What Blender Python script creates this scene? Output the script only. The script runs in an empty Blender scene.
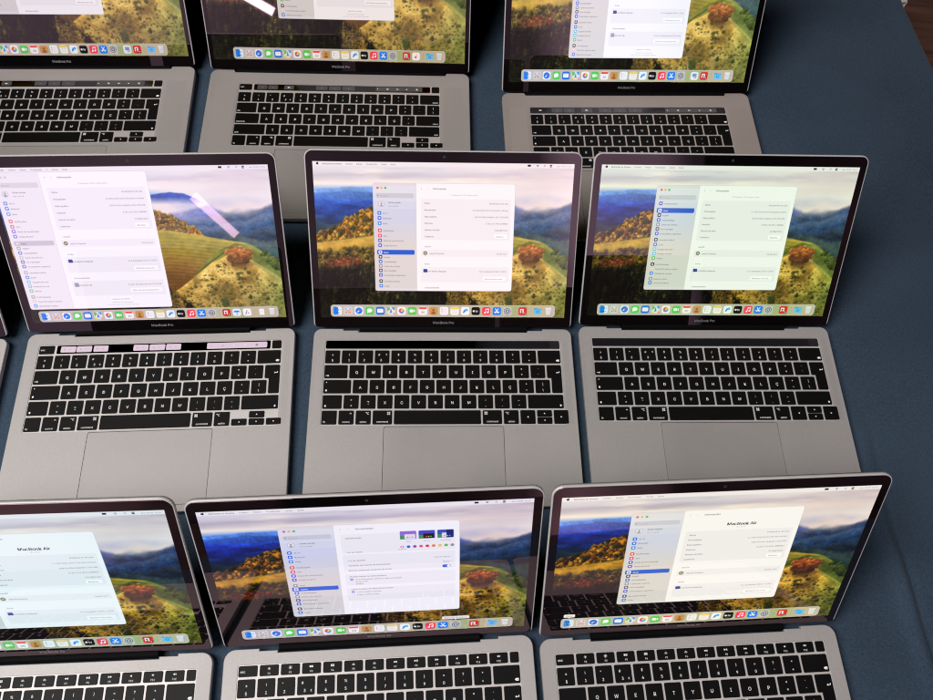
import bpy, math, random
import numpy as np
from mathutils import Matrix, Vector
from mathutils.geometry import tessellate_polygon

random.seed(7)
RNG = np.random.RandomState(11)
scene = bpy.context.scene
COL = scene.collection
MM = 0.001
R = math.radians


def lin(c):
    """sRGB 0-255 to linear."""
    return tuple(((x / 255) / 12.92 if x / 255 <= 0.04045 else ((x / 255 + 0.055) / 1.055) ** 2.4) for x in c)


# ------------------------------------------------------------------ materials
def new_mat(name):
    m = bpy.data.materials.new(name)
    m.use_nodes = True
    return m, m.node_tree, m.node_tree.nodes['Principled BSDF']


def mat_simple(name, col, rough=0.5, metal=0.0, spec=0.5, emit=None, emit_s=0.0, ior=None):
    m, nt, b = new_mat(name)
    b.inputs['Base Color'].default_value = (*col, 1)
    b.inputs['Roughness'].default_value = rough
    b.inputs['Metallic'].default_value = metal
    b.inputs['Specular IOR Level'].default_value = spec
    if ior:
        b.inputs['IOR'].default_value = ior
    if emit:
        b.inputs['Emission Color'].default_value = (*emit, 1)
        b.inputs['Emission Strength'].default_value = emit_s
    return m


def mat_aluminium(name, col, rough):
    m, nt, b = new_mat(name)
    tc = nt.nodes.new('ShaderNodeTexCoord')
    n1 = nt.nodes.new('ShaderNodeTexNoise'); n1.inputs['Scale'].default_value = 1400; n1.inputs['Detail'].default_value = 1
    n2 = nt.nodes.new('ShaderNodeTexNoise'); n2.inputs['Scale'].default_value = 9; n2.inputs['Detail'].default_value = 3
    for n in (n1, n2):
        nt.links.new(tc.outputs['Object'], n.inputs['Vector'])
    mix = nt.nodes.new('ShaderNodeMath'); mix.operation = 'MULTIPLY_ADD'
    nt.links.new(n1.outputs['Fac'], mix.inputs[0]); mix.inputs[1].default_value = 0.35
    m2 = nt.nodes.new('ShaderNodeMath'); m2.operation = 'MULTIPLY_ADD'
    nt.links.new(n2.outputs['Fac'], m2.inputs[0]); m2.inputs[1].default_value = 0.26; m2.inputs[2].default_value = 0.695
    nt.links.new(m2.outputs[0], mix.inputs[2])
    sc = nt.nodes.new('ShaderNodeVectorMath'); sc.operation = 'SCALE'
    oi = nt.nodes.new('ShaderNodeObjectInfo')
    vm = nt.nodes.new('ShaderNodeVectorMath'); vm.operation = 'MULTIPLY'; vm.inputs[0].default_value = col
    nt.links.new(oi.outputs['Color'], vm.inputs[1])
    nt.links.new(vm.outputs[0], sc.inputs[0])
    nt.links.new(mix.outputs[0], sc.inputs['Scale'])
    nt.links.new(sc.outputs[0], b.inputs['Base Color'])
    rr = nt.nodes.new('ShaderNodeMath'); rr.operation = 'MULTIPLY_ADD'
    nt.links.new(n2.outputs['Fac'], rr.inputs[0]); rr.inputs[1].default_value = 0.26; rr.inputs[2].default_value = rough - 0.13
    nt.links.new(rr.outputs[0], b.inputs['Roughness'])
    b.inputs['Metallic'].default_value = 0.22
    return m


def mat_screen():
    """Glass over a lit panel: picture from the colour attribute, tint from the object colour."""
    m, nt, b = new_mat('lit_screen')
    at = nt.nodes.new('ShaderNodeAttribute'); at.attribute_name = 'Col'
    oi = nt.nodes.new('ShaderNodeObjectInfo')
    mul = nt.nodes.new('ShaderNodeVectorMath'); mul.operation = 'MULTIPLY'
    sp = nt.nodes.new('ShaderNodeSeparateXYZ'); cb = nt.nodes.new('ShaderNodeCombineXYZ')
    nt.links.new(at.outputs['Color'], sp.inputs[0])
    for i in range(3):      # panel contrast, per laptop
        pw = nt.nodes.new('ShaderNodeMath'); pw.operation = 'POWER'
        nt.links.new(sp.outputs[i], pw.inputs[0]); nt.links.new(oi.outputs['Alpha'], pw.inputs[1]); nt.links.new(pw.outputs[0], cb.inputs[i])
    nt.links.new(cb.outputs[0], mul.inputs[0]); nt.links.new(oi.outputs['Color'], mul.inputs[1])
    nt.links.new(mul.outputs[0], b.inputs['Emission Color'])
    b.inputs['Emission Strength'].default_value = 1.06
    b.inputs['Base Color'].default_value = (0.004, 0.004, 0.005, 1)
    b.inputs['Roughness'].default_value = 0.018
    b.inputs['IOR'].default_value = 2.1
    b.inputs['Specular Tint'].default_value = (1.0, 0.62, 0.71, 1)
    return m


def mat_grille(col):
    m, nt, b = new_mat('speaker_mesh')
    tc = nt.nodes.new('ShaderNodeTexCoord')
    v = nt.nodes.new('ShaderNodeTexVoronoi'); v.inputs['Scale'].default_value = 900; v.inputs['Randomness'].default_value = 0.0
    nt.links.new(tc.outputs['Object'], v.inputs['Vector'])
    r = nt.nodes.new('ShaderNodeValToRGB')
    r.color_ramp.elements[0].position = 0.2; r.color_ramp.elements[0].color = (0.44, 0.415, 0.40, 1)
    r.color_ramp.elements[1].position = 0.34; r.color_ramp.elements[1].color = (*col, 1)
    nt.links.new(v.outputs['Distance'], r.inputs['Fac'])
    oi = nt.nodes.new('ShaderNodeObjectInfo')
    vm = nt.nodes.new('ShaderNodeVectorMath'); vm.operation = 'MULTIPLY'
    nt.links.new(r.outputs['Color'], vm.inputs[0]); nt.links.new(oi.outputs['Color'], vm.inputs[1])
    nt.links.new(vm.outputs[0], b.inputs['Base Color'])
    b.inputs['Roughness'].default_value = 0.56; b.inputs['Metallic'].default_value = 0.22
    return m


ALU = (0.535, 0.507, 0.493)
M_ALU = mat_aluminium('space_grey_aluminium', ALU, 0.56)
M_WELL = mat_aluminium('keyboard_tray_aluminium', (0.74, 0.70, 0.68), 0.5)
M_PAD = mat_aluminium('trackpad_glass', (0.505, 0.478, 0.464), 0.54)
M_BACK = mat_aluminium('lid_back_shaded_aluminium', (0.17, 0.16, 0.155), 0.5)  # aluminium darkened: shade put into the colour, so lid backs reflect dark
M_GRILLE = mat_grille((0.55, 0.52, 0.505))
M_BEZEL = mat_simple('black_bezel_glass', (0.0022, 0.0022, 0.0025), 0.01, ior=2.1)
M_BEZEL.node_tree.nodes['Principled BSDF'].inputs['Specular Tint'].default_value = (1.0, 0.62, 0.71, 1)
M_NAME = mat_simple('grey_lettering', (0.42, 0.42, 0.43), 0.5)
M_RUBBER = mat_simple('black_rubber', (0.003, 0.003, 0.0033), 0.7, spec=0.12)
M_KEY = mat_simple('black_key_plastic', (0.0055, 0.005, 0.005), 0.5, spec=0.16)
M_EDGE = mat_simple('lid_edge_highlight', (0.90, 0.87, 0.85), 0.35, metal=0.2)  # paler aluminium: the highlight along the lid rim put into the colour
M_LEGEND = mat_simple('white_key_legend', (0.80, 0.79, 0.77), 0.5, emit=(1, 0.98, 0.95), emit_s=0.36)
M_STRIP = mat_simple('touch_strip_glass', (0.004, 0.004, 0.0045), 0.12, ior=1.6)
M_STRIPID = mat_simple('touch_id_glass', (0.022, 0.021, 0.021), 0.2)
M_PINK = mat_simple('lit_pink_button', (0.1, 0.09, 0.1), 0.3, emit=lin((212, 190, 205)), emit_s=1.0)
M_DIMB = mat_simple('dim_strip_button', (0.02, 0.02, 0.02), 0.3, emit=lin((74, 72, 74)), emit_s=0.8)
M_WHITEB = mat_simple('lit_white_symbol', (0.1, 0.1, 0.1), 0.3, emit=lin((240, 236, 235)), emit_s=1.0)
M_GREYB = mat_simple('dim_grey_symbol', (0.1, 0.1, 0.1), 0.3, emit=lin((140, 130, 138)), emit_s=1.0)
M_LENS = mat_simple('camera_lens_glass', (0.012, 0.012, 0.02), 0.08)
M_LENSR = mat_simple('camera_lens_ring', (0.09, 0.09, 0.11), 0.3)
M_SCREEN = mat_screen()
M_WHITE = mat_simple('white_plastic', (0.72, 0.70, 0.67), 0.45)


def mat_cloth():
    m, nt, b = new_mat('navy_cloth')
    tc = nt.nodes.new('ShaderNodeTexCoord')
    out = []
    for (sx, sy, sc, det) in ((1, 0.16, 1500, 1), (0.16, 1, 1500, 1), (1, 1, 420, 2), (1, 1, 4.5, 3)):
        mp = nt.nodes.new('ShaderNodeMapping'); mp.inputs['Scale'].default_value = (sx, sy, 1)
        mp.inputs['Rotation'].default_value = (0, 0, R(8))
        nt.links.new(tc.outputs['Object'], mp.inputs['Vector'])
        n = nt.nodes.new('ShaderNodeTexNoise'); n.inputs['Scale'].default_value = sc; n.inputs['Detail'].default_value = det
        nt.links.new(mp.outputs[0], n.inputs['Vector'])
        out.append(n.outputs['Fac'])
    def op(o, a, bb):
        x = nt.nodes.new('ShaderNodeMath'); x.operation = o
        for i, q in enumerate((a, bb)):
            if isinstance(q, (int, float)):
                x.inputs[i].default_value = q
            else:
                nt.links.new(q, x.inputs[i])
        return x.outputs[0]
    weave = op('ADD', out[0], out[1])
    grain = op('ADD', op('MULTIPLY', weave, 0.55), op('MULTIPLY', out[2], 0.5))
    f = op('ADD', op('MULTIPLY', grain, 0.75), op('MULTIPLY', out[3], 0.55))
    r = nt.nodes.new('ShaderNodeValToRGB')
    r.color_ramp.elements[0].position = 0.45; r.color_ramp.elements[0].color = (0.0185, 0.031, 0.051, 1)
    r.color_ramp.elements[1].position = 1.05; r.color_ramp.elements[1].color = (0.066, 0.104, 0.156, 1)
    nt.links.new(f, r.inputs['Fac'])
    nt.links.new(r.outputs['Color'], b.inputs['Base Color'])
    b.inputs['Roughness'].default_value = 0.92
    b.inputs['Specular IOR Level'].default_value = 0.15
    b.inputs['Sheen Weight'].default_value = 0.12
    bp = nt.nodes.new('ShaderNodeBump'); bp.inputs['Strength'].default_value = 0.55; bp.inputs['Distance'].default_value = 0.0006
    nt.links.new(grain, bp.inputs['Height'])
    nt.links.new(bp.outputs[0], b.inputs['Normal'])
    return m


def mat_wood():
    m, nt, b = new_mat('dark_brown_floor')
    tc = nt.nodes.new('ShaderNodeTexCoord')
    mp = nt.nodes.new('ShaderNodeMapping'); mp.inputs['Scale'].default_value = (1, 12, 1); mp.inputs['Rotation'].default_value = (0, 0, R(-60))
    nt.links.new(tc.outputs['Object'], mp.inputs['Vector'])
    n = nt.nodes.new('ShaderNodeTexNoise'); n.inputs['Scale'].default_value = 4; n.inputs['Detail'].default_value = 6
    nt.links.new(mp.outputs[0], n.inputs['Vector'])
    r = nt.nodes.new('ShaderNodeValToRGB')
    r.color_ramp.elements[0].position = 0.3; r.color_ramp.elements[0].color = (0.10, 0.044, 0.024, 1)
    r.color_ramp.elements[1].position = 0.75; r.color_ramp.elements[1].color = (0.42, 0.19, 0.10, 1)
    nt.links.new(n.outputs['Fac'], r.inputs['Fac'])
    nt.links.new(r.outputs['Color'], b.inputs['Base Color'])
    b.inputs['Roughness'].default_value = 0.45
    return m


# ------------------------------------------------------------------ mesh builders
def rrect(x0, y0, x1, y1, r, n=4):
    r = min(r, abs(x1 - x0) / 2 - 1e-4, abs(y1 - y0) / 2 - 1e-4)
    if r <= 0.01:
        return [(x0, y0), (x1, y0), (x1, y1), (x0, y1)]
    pts = []
    for cx, cy, a0 in ((x0 + r, y0 + r, 180), (x1 - r, y0 + r, 270), (x1 - r, y1 - r, 0), (x0 + r, y1 - r, 90)):
        for i in range(n + 1):
            a = R(a0 + 90 * i / n)
            pts.append((cx + r * math.cos(a), cy + r * math.sin(a)))
    return pts


def circle(cx, cy, r, n=16, ry=None):
    ry = ry or r
    return [(cx + r * math.cos(2 * math.pi * i / n), cy + ry * math.sin(2 * math.pi * i / n)) for i in range(n)]


def inset(pts, d):
    """offset a counter-clockwise outline inwards by d along vertex normals."""
    n = len(pts); out = []
    for i in range(n):
        x0, y0 = pts[i - 1]; x1, y1 = pts[i]; x2, y2 = pts[(i + 1) % n]
        ax, ay = x1 - x0, y1 - y0; bx, by = x2 - x1, y2 - y1
        la = math.hypot(ax, ay) or 1; lb = math.hypot(bx, by) or 1
        nx, ny = -ay / la - by / lb, ax / la + bx / lb
        l = math.hypot(nx, ny) or 1
        nx, ny = nx / l, ny / l
        k = max(0.5, nx * (-ay / la) + ny * (ax / la))
        out.append((x1 + nx * d / k, y1 + ny * d / k))
    return out


_txt = {}
FONT = None
try:      # the plain sans face that ships inside Blender; its built-in face otherwise
    import os
    _fd = os.path.join(bpy.utils.system_resource('DATAFILES'), 'fonts', 'Inter.woff2')
    if os.path.exists(_fd):
        FONT = bpy.data.fonts.load(_fd)
except Exception:
    FONT = None


def glyphs(s, bold=0.0):
    key = (s, bold)
    if key in _txt:
        return _txt[key]
    cu = bpy.data.curves.new('text', 'FONT')
    cu.body = s; cu.size = 1.0; cu.resolution_u = 4; cu.fill_mode = 'FRONT'; cu.offset = bold
    if FONT:
        cu.font = FONT
    ob = bpy.data.objects.new('text', cu)
    me = ob.to_mesh()
    v = [(p.co.x, p.co.y) for p in me.vertices]
    f = [tuple(p.vertices) for p in me.polygons]
    ob.to_mesh_clear()
    bpy.data.objects.remove(ob); bpy.data.curves.remove(cu)
    w = max((p[0] for p in v), default=0.0)
    _txt[key] = (v, f, w)
    return _txt[key]


class MB:
    """collects polygons (millimetres) and links them as one mesh object."""
    def __init__(self):
        self.v = []; self.f = []; self.m = []; self.c = []

    def poly(self, pts, z, mat=0, col=None):
        b = len(self.v)
        self.v += [(x, y, z) for x, y in pts]
        self.f.append(tuple(range(b, b + len(pts)))); self.m.append(mat); self.c.append(col)

    def ring(self, a, za, bpts, zb, mat=0):
        b = len(self.v); n = len(a)
        self.v += [(x, y, za) for x, y in a] + [(x, y, zb) for x, y in bpts]
        for i in range(n):
            j = (i + 1) % n
            self.f.append((b + i, b + j, b + n + j, b + n + i)); self.m.append(mat); self.c.append(None)

    def slab(self, pts, z0, z1, ch=0.3, mat=0, bottom=True):
        self.ring(pts, z0, pts, z1 - ch, mat)
        top = inset(pts, ch)
        self.ring(pts, z1 - ch, top, z1, mat)
        self.poly(top, z1, mat)
        if bottom:
            self.poly(pts[::-1], z0, mat)

    def holed(self, outer, holes, z, mat=0):
        loops = [outer] + holes
        tris = tessellate_polygon([[Vector((x, y, 0)) for x, y in l] for l in loops])
        b = len(self.v)
        flat = [p for l in loops for p in l]
        self.v += [(x, y, z) for x, y in flat]
        for t in tris:
            p = [flat[i] for i in t]
            ar = (p[1][0] - p[0][0]) * (p[2][1] - p[0][1]) - (p[1][1] - p[0][1]) * (p[2][0] - p[0][0])
            if abs(ar) < 1e-9:
                continue
            t = t if ar > 0 else t[::-1]
            self.f.append(tuple(b + i for i in t)); self.m.append(mat); self.c.append(None)

    def text(self, s, x, y, size, z, mat=0, col=None, align='l', bold=0.0, maxw=None):
        if bold:      # a heavier face: the outline twice, a hair apart
            d = bold * size * 1.6
            self.text(s, x - d / 2, y, size, z, mat, col, align, 0.0, maxw)
            self.text(s, x + d / 2, y, size, z + 0.02, mat, col, align, 0.0, maxw)
            return
        v, f, w = glyphs(s)
        sx = size
        if maxw and w * size > maxw:
            sx = maxw / w
        ox = x - (w * sx if align == 'r' else w * sx / 2 if align == 'c' else 0)
        b = len(self.v)
        self.v += [(ox + p[0] * sx, y + p[1] * size, z) for p in v]
        for q in f:
            self.f.append(tuple(b + i for i in q)); self.m.append(mat); self.c.append(col)

    def mesh(self, name, mats, smooth=False):
        me = bpy.data.meshes.new(name)
        me.from_pydata([(x * MM, y * MM, z * MM) for x, y, z in self.v], [], self.f)
        for m in mats:
            me.materials.append(m)
        me.polygons.foreach_set('material_index', self.m)
        if smooth:
            me.polygons.foreach_set('use_smooth', [True] * len(self.f))
        if any(c is not None for c in self.c):
            ca = me.color_attributes.new('Col', 'FLOAT_COLOR', 'CORNER')
            buf = []
            for f, c in zip(self.f, self.c):
                buf += [*(c or (1, 1, 1)), 1.0] * len(f)
            ca.data.foreach_set('color', buf)
        me.update()
        return me


def link(name, data, parent=None):
    o = bpy.data.objects.new(name, data)
    COL.objects.link(o)
    if parent:
        o.parent = parent
    return o


def tag(o, label, cat, group=None, kind=None):
    o['label'] = label
    if cat:
        o['category'] = cat
    if group:
        o['group'] = group
    if kind:
        o['kind'] = kind


# ------------------------------------------------------------------ the landscape on the desktops
PW, PH = 680, 425


def fbm(w, h, fx, fy, octs=4, seed=0, gain=0.5):
    rs = np.random.RandomState(seed)
    out = np.zeros((h, w)); amp = 1; tot = 0
    for _ in range(octs):
        nx, ny = int(fx) + 2, int(fy) + 2
        g = rs.rand(ny, nx)
        xs = np.linspace(0, nx - 1.001, w); ys = np.linspace(0, ny - 1.001, h)
        xi = xs.astype(int); yi = ys.astype(int)
        tx = xs - xi; ty = (ys - yi)[:, None]
        tx = tx * tx * (3 - 2 * tx); ty = ty * ty * (3 - 2 * ty)
        a = g[np.ix_(yi, xi)]; b = g[np.ix_(yi, xi + 1)]; c = g[np.ix_(yi + 1, xi)]; d = g[np.ix_(yi + 1, xi + 1)]
        out += amp * ((a * (1 - tx) + b * tx) * (1 - ty) + (c * (1 - tx) + d * tx) * ty)
        tot += amp; amp *= gain; fx *= 2; fy *= 2
    return out / tot


def paint_landscape():
    U, V = np.meshgrid((np.arange(PW) + 0.5) / PW, (np.arange(PH) + 0.5) / PH)
    img = np.zeros((PH, PW, 3))
    A = lambda c: np.array(c, float)
    N = lambda fx, fy, o, sd: fbm(PW, PH, fx, fy, o, sd)
    n1 = lambda fx, o, sd: fbm(PW, 1, fx, 1, o, sd)[0][None, :] - 0.5

    def lay(mask, col):
        m = np.clip(mask, 0, 1)[..., None]
        img[:] = img * (1 - m) + col * m

    def ramp(t, stops):
        t = np.asarray(t)
        xs = [s[0] for s in stops]
        return np.stack([np.interp(t, xs, [s[1][k] for s in stops]) for k in range(3)], -1)

    def curve(pts):
        return np.interp(U, [p[0] for p in pts], [p[1] for p in pts])
    ip = lambda u, pts: np.interp(u, [p[0] for p in pts], [p[1] for p in pts])

    def soft(x, w):
        return np.clip(x / w + 0.5, 0, 1)
    fine = N(150, 110, 3, 90) - 0.5
    mid = N(60, 44, 3, 91) - 0.5
    big = N(7, 5, 3, 92) - 0.5
    puff = N(7, 6, 5, 3)
    # ---- sky and cloud
    img[:] = ramp(V, [(0, (240, 238, 242)), (0.05, (228, 225, 231)), (0.085, (212, 208, 217)), (0.12, (248, 242, 234)), (0.16, (243, 239, 236)), (0.3, (232, 224, 222))])
    lay(soft(N(3, 26, 4, 1) - 0.55, 0.3) * soft(0.115 - V, 0.04) * 0.6, A((194, 184, 198)))
    lay(soft(N(4, 18, 4, 2) - 0.56, 0.25) * soft(0.15 - V, 0.04) * 0.7, A((255, 246, 236)))
    lay(soft(U - 0.6, 0.3) * soft(puff - 0.5, 0.5) * 0.6, A((248, 240, 238)))
    lay(soft(U - 0.6, 0.25) * soft(0.5 - N(5, 7, 5, 33), 0.35) * 0.45, A((222, 206, 210)))
    # ---- far blue ranges
    lay(soft(V - 0.15, 0.03) * soft(0.6 - U, 0.1), A((168, 194, 232)))
    for k in range(9):
        y = 0.168 + 0.026 * k + 0.05 * n1(4 + k, 5, 40 + k)
        c0 = ramp(np.array(k / 8.0), [(0, (116, 158, 218)), (0.2, (70, 112, 194)), (0.5, (48, 84, 160)), (0.8, (48, 76, 128)), (1, (56, 82, 98))])
        shade = 1 + 0.55 * (N(16, 14, 4, 60 + k) - 0.5) + 0.25 * fine - 1.4 * np.clip(V - y, 0, 0.06) + 0.1
        lay(soft(V - y, 0.010) * soft(0.66 - U, 0.08), c0[None, None] * shade[..., None])
    pk = curve([(0.45, 0.20), (0.55, 0.172), (0.63, 0.160), (0.68, 0.168), (0.72, 0.20), (0.78, 0.26)]) + 0.014 * n1(14, 4, 50)
    lay(soft(V - pk, 0.008) * soft(U - 0.5, 0.08) * soft(0.74 - U, 0.06), A((58, 92, 184))[None, None] * (1 + 0.5 * mid[..., None]))
    lay(soft(V - 0.215 - 0.03 * (puff - 0.5), 0.05) * soft(U - 0.48, 0.1), ramp(N(9, 10, 4, 5), [(0.3, (204, 204, 224)), (0.7, (244, 230, 226))]))
    # ---- wooded mountain on the right, wrapped in fog
    for k, (pts, c0) in enumerate([
            ([(0.5, 0.36), (0.62, 0.29), (0.68, 0.27), (0.76, 0.235), (0.82, 0.285), (1, 0.36)], (64, 92, 164)),
            ([(0.5, 0.38), (0.66, 0.33), (0.76, 0.31), (0.86, 0.275), (0.93, 0.27), (1, 0.245)], (62, 94, 134)),
            ([(0.5, 0.40), (0.66, 0.37), (0.78, 0.375), (0.88, 0.335), (1, 0.30)], (50, 84, 118)),
            ([(0.5, 0.42), (0.66, 0.41), (0.78, 0.405), (0.9, 0.415), (1, 0.37)], (48, 78, 98)),
            ([(0.5, 0.50), (0.72, 0.45), (0.84, 0.435), (0.93, 0.47), (1, 0.47)], (58, 82, 78))]):
        y = curve(pts) + 0.03 * n1(18, 5, 6 + k)
        tex = 1 + 0.75 * (N(14, 12, 4, 70 + k) - 0.5) + 0.40 * mid + 0.45 * fine
        hz = np.clip(1 - (V - y) / 0.07, 0, 1)[..., None] * (0.42 if k < 3 else 0.2)
        col = A(c0)[None, None] * tex[..., None]
        col = col * (1 - hz) + A((206, 196, 206)) * hz
        lay(soft(V - y, 0.022) * soft(U - 0.52, 0.06), col)
    lay(soft(puff - 0.50, 0.22) * soft(U - 0.8, 0.15) * np.exp(-((V - 0.27) / 0.04) ** 2) * 0.8, A((236, 222, 216)))
    lay(soft(0.52 - puff, 0.25) * np.exp(-((V - 0.30) / 0.05) ** 2 - ((U - 0.66) / 0.12) ** 2) * 0.5, A((224, 214, 222)))

    def stamps(cells, rx, ry, palette, dark, seed=1, conifer=False, alpha=0.9, vary=0.25):
        """crowns, far ones first: bright towards the upper left, sinking into shade at the foot."""
        rs = np.random.RandomState(seed)
        for (u, v) in sorted(cells, key=lambda c: c[1]):
            k = 0.45 + 0.9 * rs.rand() ** 1.5
            a = max(1.3, rx * PW * k * (0.8 + 0.4 * rs.rand())); b = max(1.3, ry * PH * k * (0.8 + 0.4 * rs.rand()))
            cx, cy = u * PW, v * PH
            x0, x1 = int(max(0, cx - a - 2)), int(min(PW, cx + a + 3)); y0, y1 = int(max(0, cy - b - 2)), int(min(PH, cy + b + 3))
            if x1 <= x0 or y1 <= y0:
                continue
            yy, xx = np.mgrid[y0:y1, x0:x1]
            dx = (xx - cx) / a; dy = (yy - cy) / b
            g = fine[y0:y1, x0:x1]; g2 = mid[y0:y1, x0:x1]
            if conifer:
                wdt = np.clip((dy + 1) / 2, 0, 1) * 0.95 + 0.08
                al = np.clip((wdt - np.abs(dx) + 0.9 * g) * 2.2, 0, 1) * np.clip((1 - np.abs(dy)) * 4, 0, 1)
                lt = 0.55 - 0.3 * dx / np.maximum(wdt, 0.3) - 0.35 * dy
            else:
                al = np.clip((1 - dx * dx - dy * dy + 1.5 * g) * 1.5, 0, 1)
                lt = 0.52 - 0.26 * dx - 0.55 * dy
            c = A(palette[rs.randint(len(palette))]) * (1 - vary / 2 + vary * rs.rand())
            lt = np.clip(lt + 1.0 * g + 0.8 * g2, 0, 1.1)[..., None]
            al = (al * alpha)[..., None]
            img[y0:y1, x0:x1] = img[y0:y1, x0:x1] * (1 - al) + (A(dark) * (1 - lt) + c * lt) * al

    def scatter(n, fn, seed):
        rs = np.random.RandomState(seed); out = []
        while len(out) < n:
            u, v = rs.rand(), rs.rand()
            if fn(u, v):
                out.append((u, v))
        return out
    # ---- golden wooded ridge
    crest = [(0, 0.455), (0.05, 0.42), (0.12, 0.355), (0.2, 0.285), (0.25, 0.255), (0.42, 0.20), (0.5, 0.235), (0.56, 0.27), (0.64, 0.325), (0.72, 0.42), (0.76, 0.6)]
    y = curve(crest)
    lay(soft(V - y, 0.02) * soft(0.77 - U, 0.02), A((104, 84, 38))[None, None] * (1 + 1.2 * mid + 0.6 * big)[..., None])
    gold = [(226, 176, 66), (214, 164, 58), (200, 152, 54), (232, 188, 84), (188, 148, 60), (210, 158, 60)]
    on = lambda u, v: u < 0.74 and ip(u, crest) - 0.002 < v < min(0.52, ip(u, crest) + 0.25)
    stamps(scatter(900, on, 21), 0.0115, 0.026, gold, (62, 54, 26), 22, False, 0.92, 0.35)
    stamps(scatter(420, on, 121), 0.008, 0.018, [(158, 136, 60), (120, 112, 56), (96, 96, 50), (188, 128, 56)], (54, 50, 26), 122, False, 0.85, 0.3)
    stamps(scatter(420, lambda u, v: 0.50 < u < 0.75 and ip(u, crest) - 0.002 < v < ip(u, crest) + 0.13, 23), 0.0065, 0.012, [(214, 138, 66), (216, 176, 120), (160, 140, 84), (120, 116, 80), (206, 160, 84)], (92, 76, 56), 24, False, 0.8, 0.3)
    # ---- vineyard and meadow
    mt = [(0, 0.505), (0.08, 0.487), (0.2, 0.462), (0.3, 0.43), (0.45, 0.40), (0.58, 0.392), (0.68, 0.42), (0.78, 0.455), (0.88, 0.485), (1, 0.56)]
    ymt = curve(mt)
    y = ymt
    rows = np.sin(2 * np.pi * ((V - y) * 42 + 2.0 * U + 1.6 * (N(3, 3, 2, 10) - 0.5)))
    mead = ramp(np.clip((V - y) / 0.3, 0, 1), [(0, (196, 176, 88)), (0.1, (176, 164, 74)), (0.35, (158, 142, 60)), (0.7, (150, 116, 56)), (1, (120, 86, 44))])
    mead = mead * (1 + 0.055 * rows * soft(U - 0.35, 0.1) * soft(V - 0.45, 0.1) + 0.22 * mid + 0.25 * big)[..., None]
    lay(soft(V - y, 0.008) * soft(0.90 - U, 0.05), mead)
    lay(soft(0.30 - U, 0.1) * np.exp(-((V - y - 0.03) / 0.028) ** 2) * 0.85, A((222, 178, 88))[None, None] * (1 + 0.3 * mid[..., None]))
    lay(soft(V - y - 0.075, 0.025) * soft(0.34 - U, 0.08), A((104, 84, 42))[None, None] * (1 + 1.2 * mid)[..., None])
    low = lambda u, v: u < 0.38 and 0.555 - 0.13 * u < v < 0.70
    stamps(scatter(420, low, 25), 0.011, 0.024, [(150, 124, 56), (112, 108, 52), (168, 134, 60), (84, 88, 46), (122, 106, 54)], (34, 34, 22), 26, False, 0.9, 0.3)
    stamps(scatter(60, lambda u, v: ((u - 0.10) / 0.07) ** 2 + ((v - 0.635) / 0.034) ** 2 < 1, 27), 0.010, 0.019, [(186, 92, 62), (150, 96, 54), (196, 118, 80), (136, 84, 52), (120, 100, 52)], (78, 48, 34), 28, False, 0.78)
    # ---- green slopes beyond the brow
    gt = [(0.66, 0.70), (0.72, 0.60), (0.78, 0.525), (0.84, 0.485), (0.90, 0.502), (0.96, 0.565), (1, 0.62)]
    ygt = curve(gt)
    lay(soft(V - ygt, 0.010) * soft(U - 0.665, 0.02), ramp(N(12, 9, 4, 14), [(0.25, (110, 124, 54)), (0.5, (142, 148, 68)), (0.75, (178, 176, 86))]))
    # sunlit hillside: yellow-olive to the left, running to bright green on the right
    yh = curve([(0.45, 0.92), (0.6, 0.78), (0.68, 0.685), (0.74, 0.61), (0.82, 0.55), (0.88, 0.585), (0.94, 0.66), (1, 0.735)])
    mixg = soft(U + 0.35 * (V - 0.75) - 0.935, 0.14)[..., None]
    hc = ramp(np.clip(N(26, 18, 4, 15) + 0.5 * big, 0, 1), [(0.2, (140, 114, 54)), (0.45, (196, 162, 76)), (0.75, (234, 202, 108))]) * (1 - mixg) + ramp(N(20, 14, 3, 115), [(0.25, (112, 122, 56)), (0.6, (152, 156, 76)), (0.9, (192, 186, 100))]) * mixg
    hc = hc * (1.14 - 0.5 * np.clip((V - yh) / 0.45, 0, 1) + 0.3 * fine + 0.35 * mid)[..., None]
    lay(soft(V - yh, 0.010) * soft(U - 0.5, 0.04), hc)
    lay(np.exp(-((V - yh) / 0.007) ** 2) * (U > 0.87) * 0.7, A((222, 220, 140)))
    lay(soft(yh - V, 0.05) * soft(V - ygt - 0.02, 0.03) * (U > 0.9) * 0.6, A((84, 104, 52))[None, None] * (1 + 0.8 * mid[..., None]))
    stamps(scatter(34, lambda u, v: u > 0.93 and ip(u, gt) - 0.005 < v < ip(u, gt) + 0.06, 29), 0.011, 0.022, [(86, 104, 48), (108, 122, 58)], (34, 46, 28), 30)
    lay(np.exp(-((V - curve([(0.66, 0.70), (0.74, 0.60), (0.84, 0.495)])) / 0.0055) ** 2) * (U > 0.67) * (U < 0.83) * 0.7, A((82, 66, 36)))
    slope = lambda u, v: u > 0.62 and v > ip(u, [(0.6, 0.83), (0.68, 0.72), (0.76, 0.62), (0.84, 0.60), (1, 0.80)])
    stamps(scatter(430, slope, 31), 0.0055, 0.0075, [(126, 104, 54), (104, 96, 48), (140, 116, 60)], (74, 62, 34), 32, False, 0.7)
    stamps(scatter(70, slope, 131), 0.0085, 0.013, [(96, 98, 48), (112, 106, 52)], (52, 54, 30), 132, False, 0.8)
    stamps([(0.868, 0.85), (0.765, 0.88), (0.935, 0.86), (0.73, 0.72), (0.70, 0.93)], 0.017, 0.036, [(80, 92, 46)], (38, 46, 28), 34)
    # ---- orange tree on the brow
    lay(np.exp(-((U - 0.85) / 0.05) ** 2 - ((V - 0.62) / 0.035) ** 2) * 0.8, A((96, 70, 44)))
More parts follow.
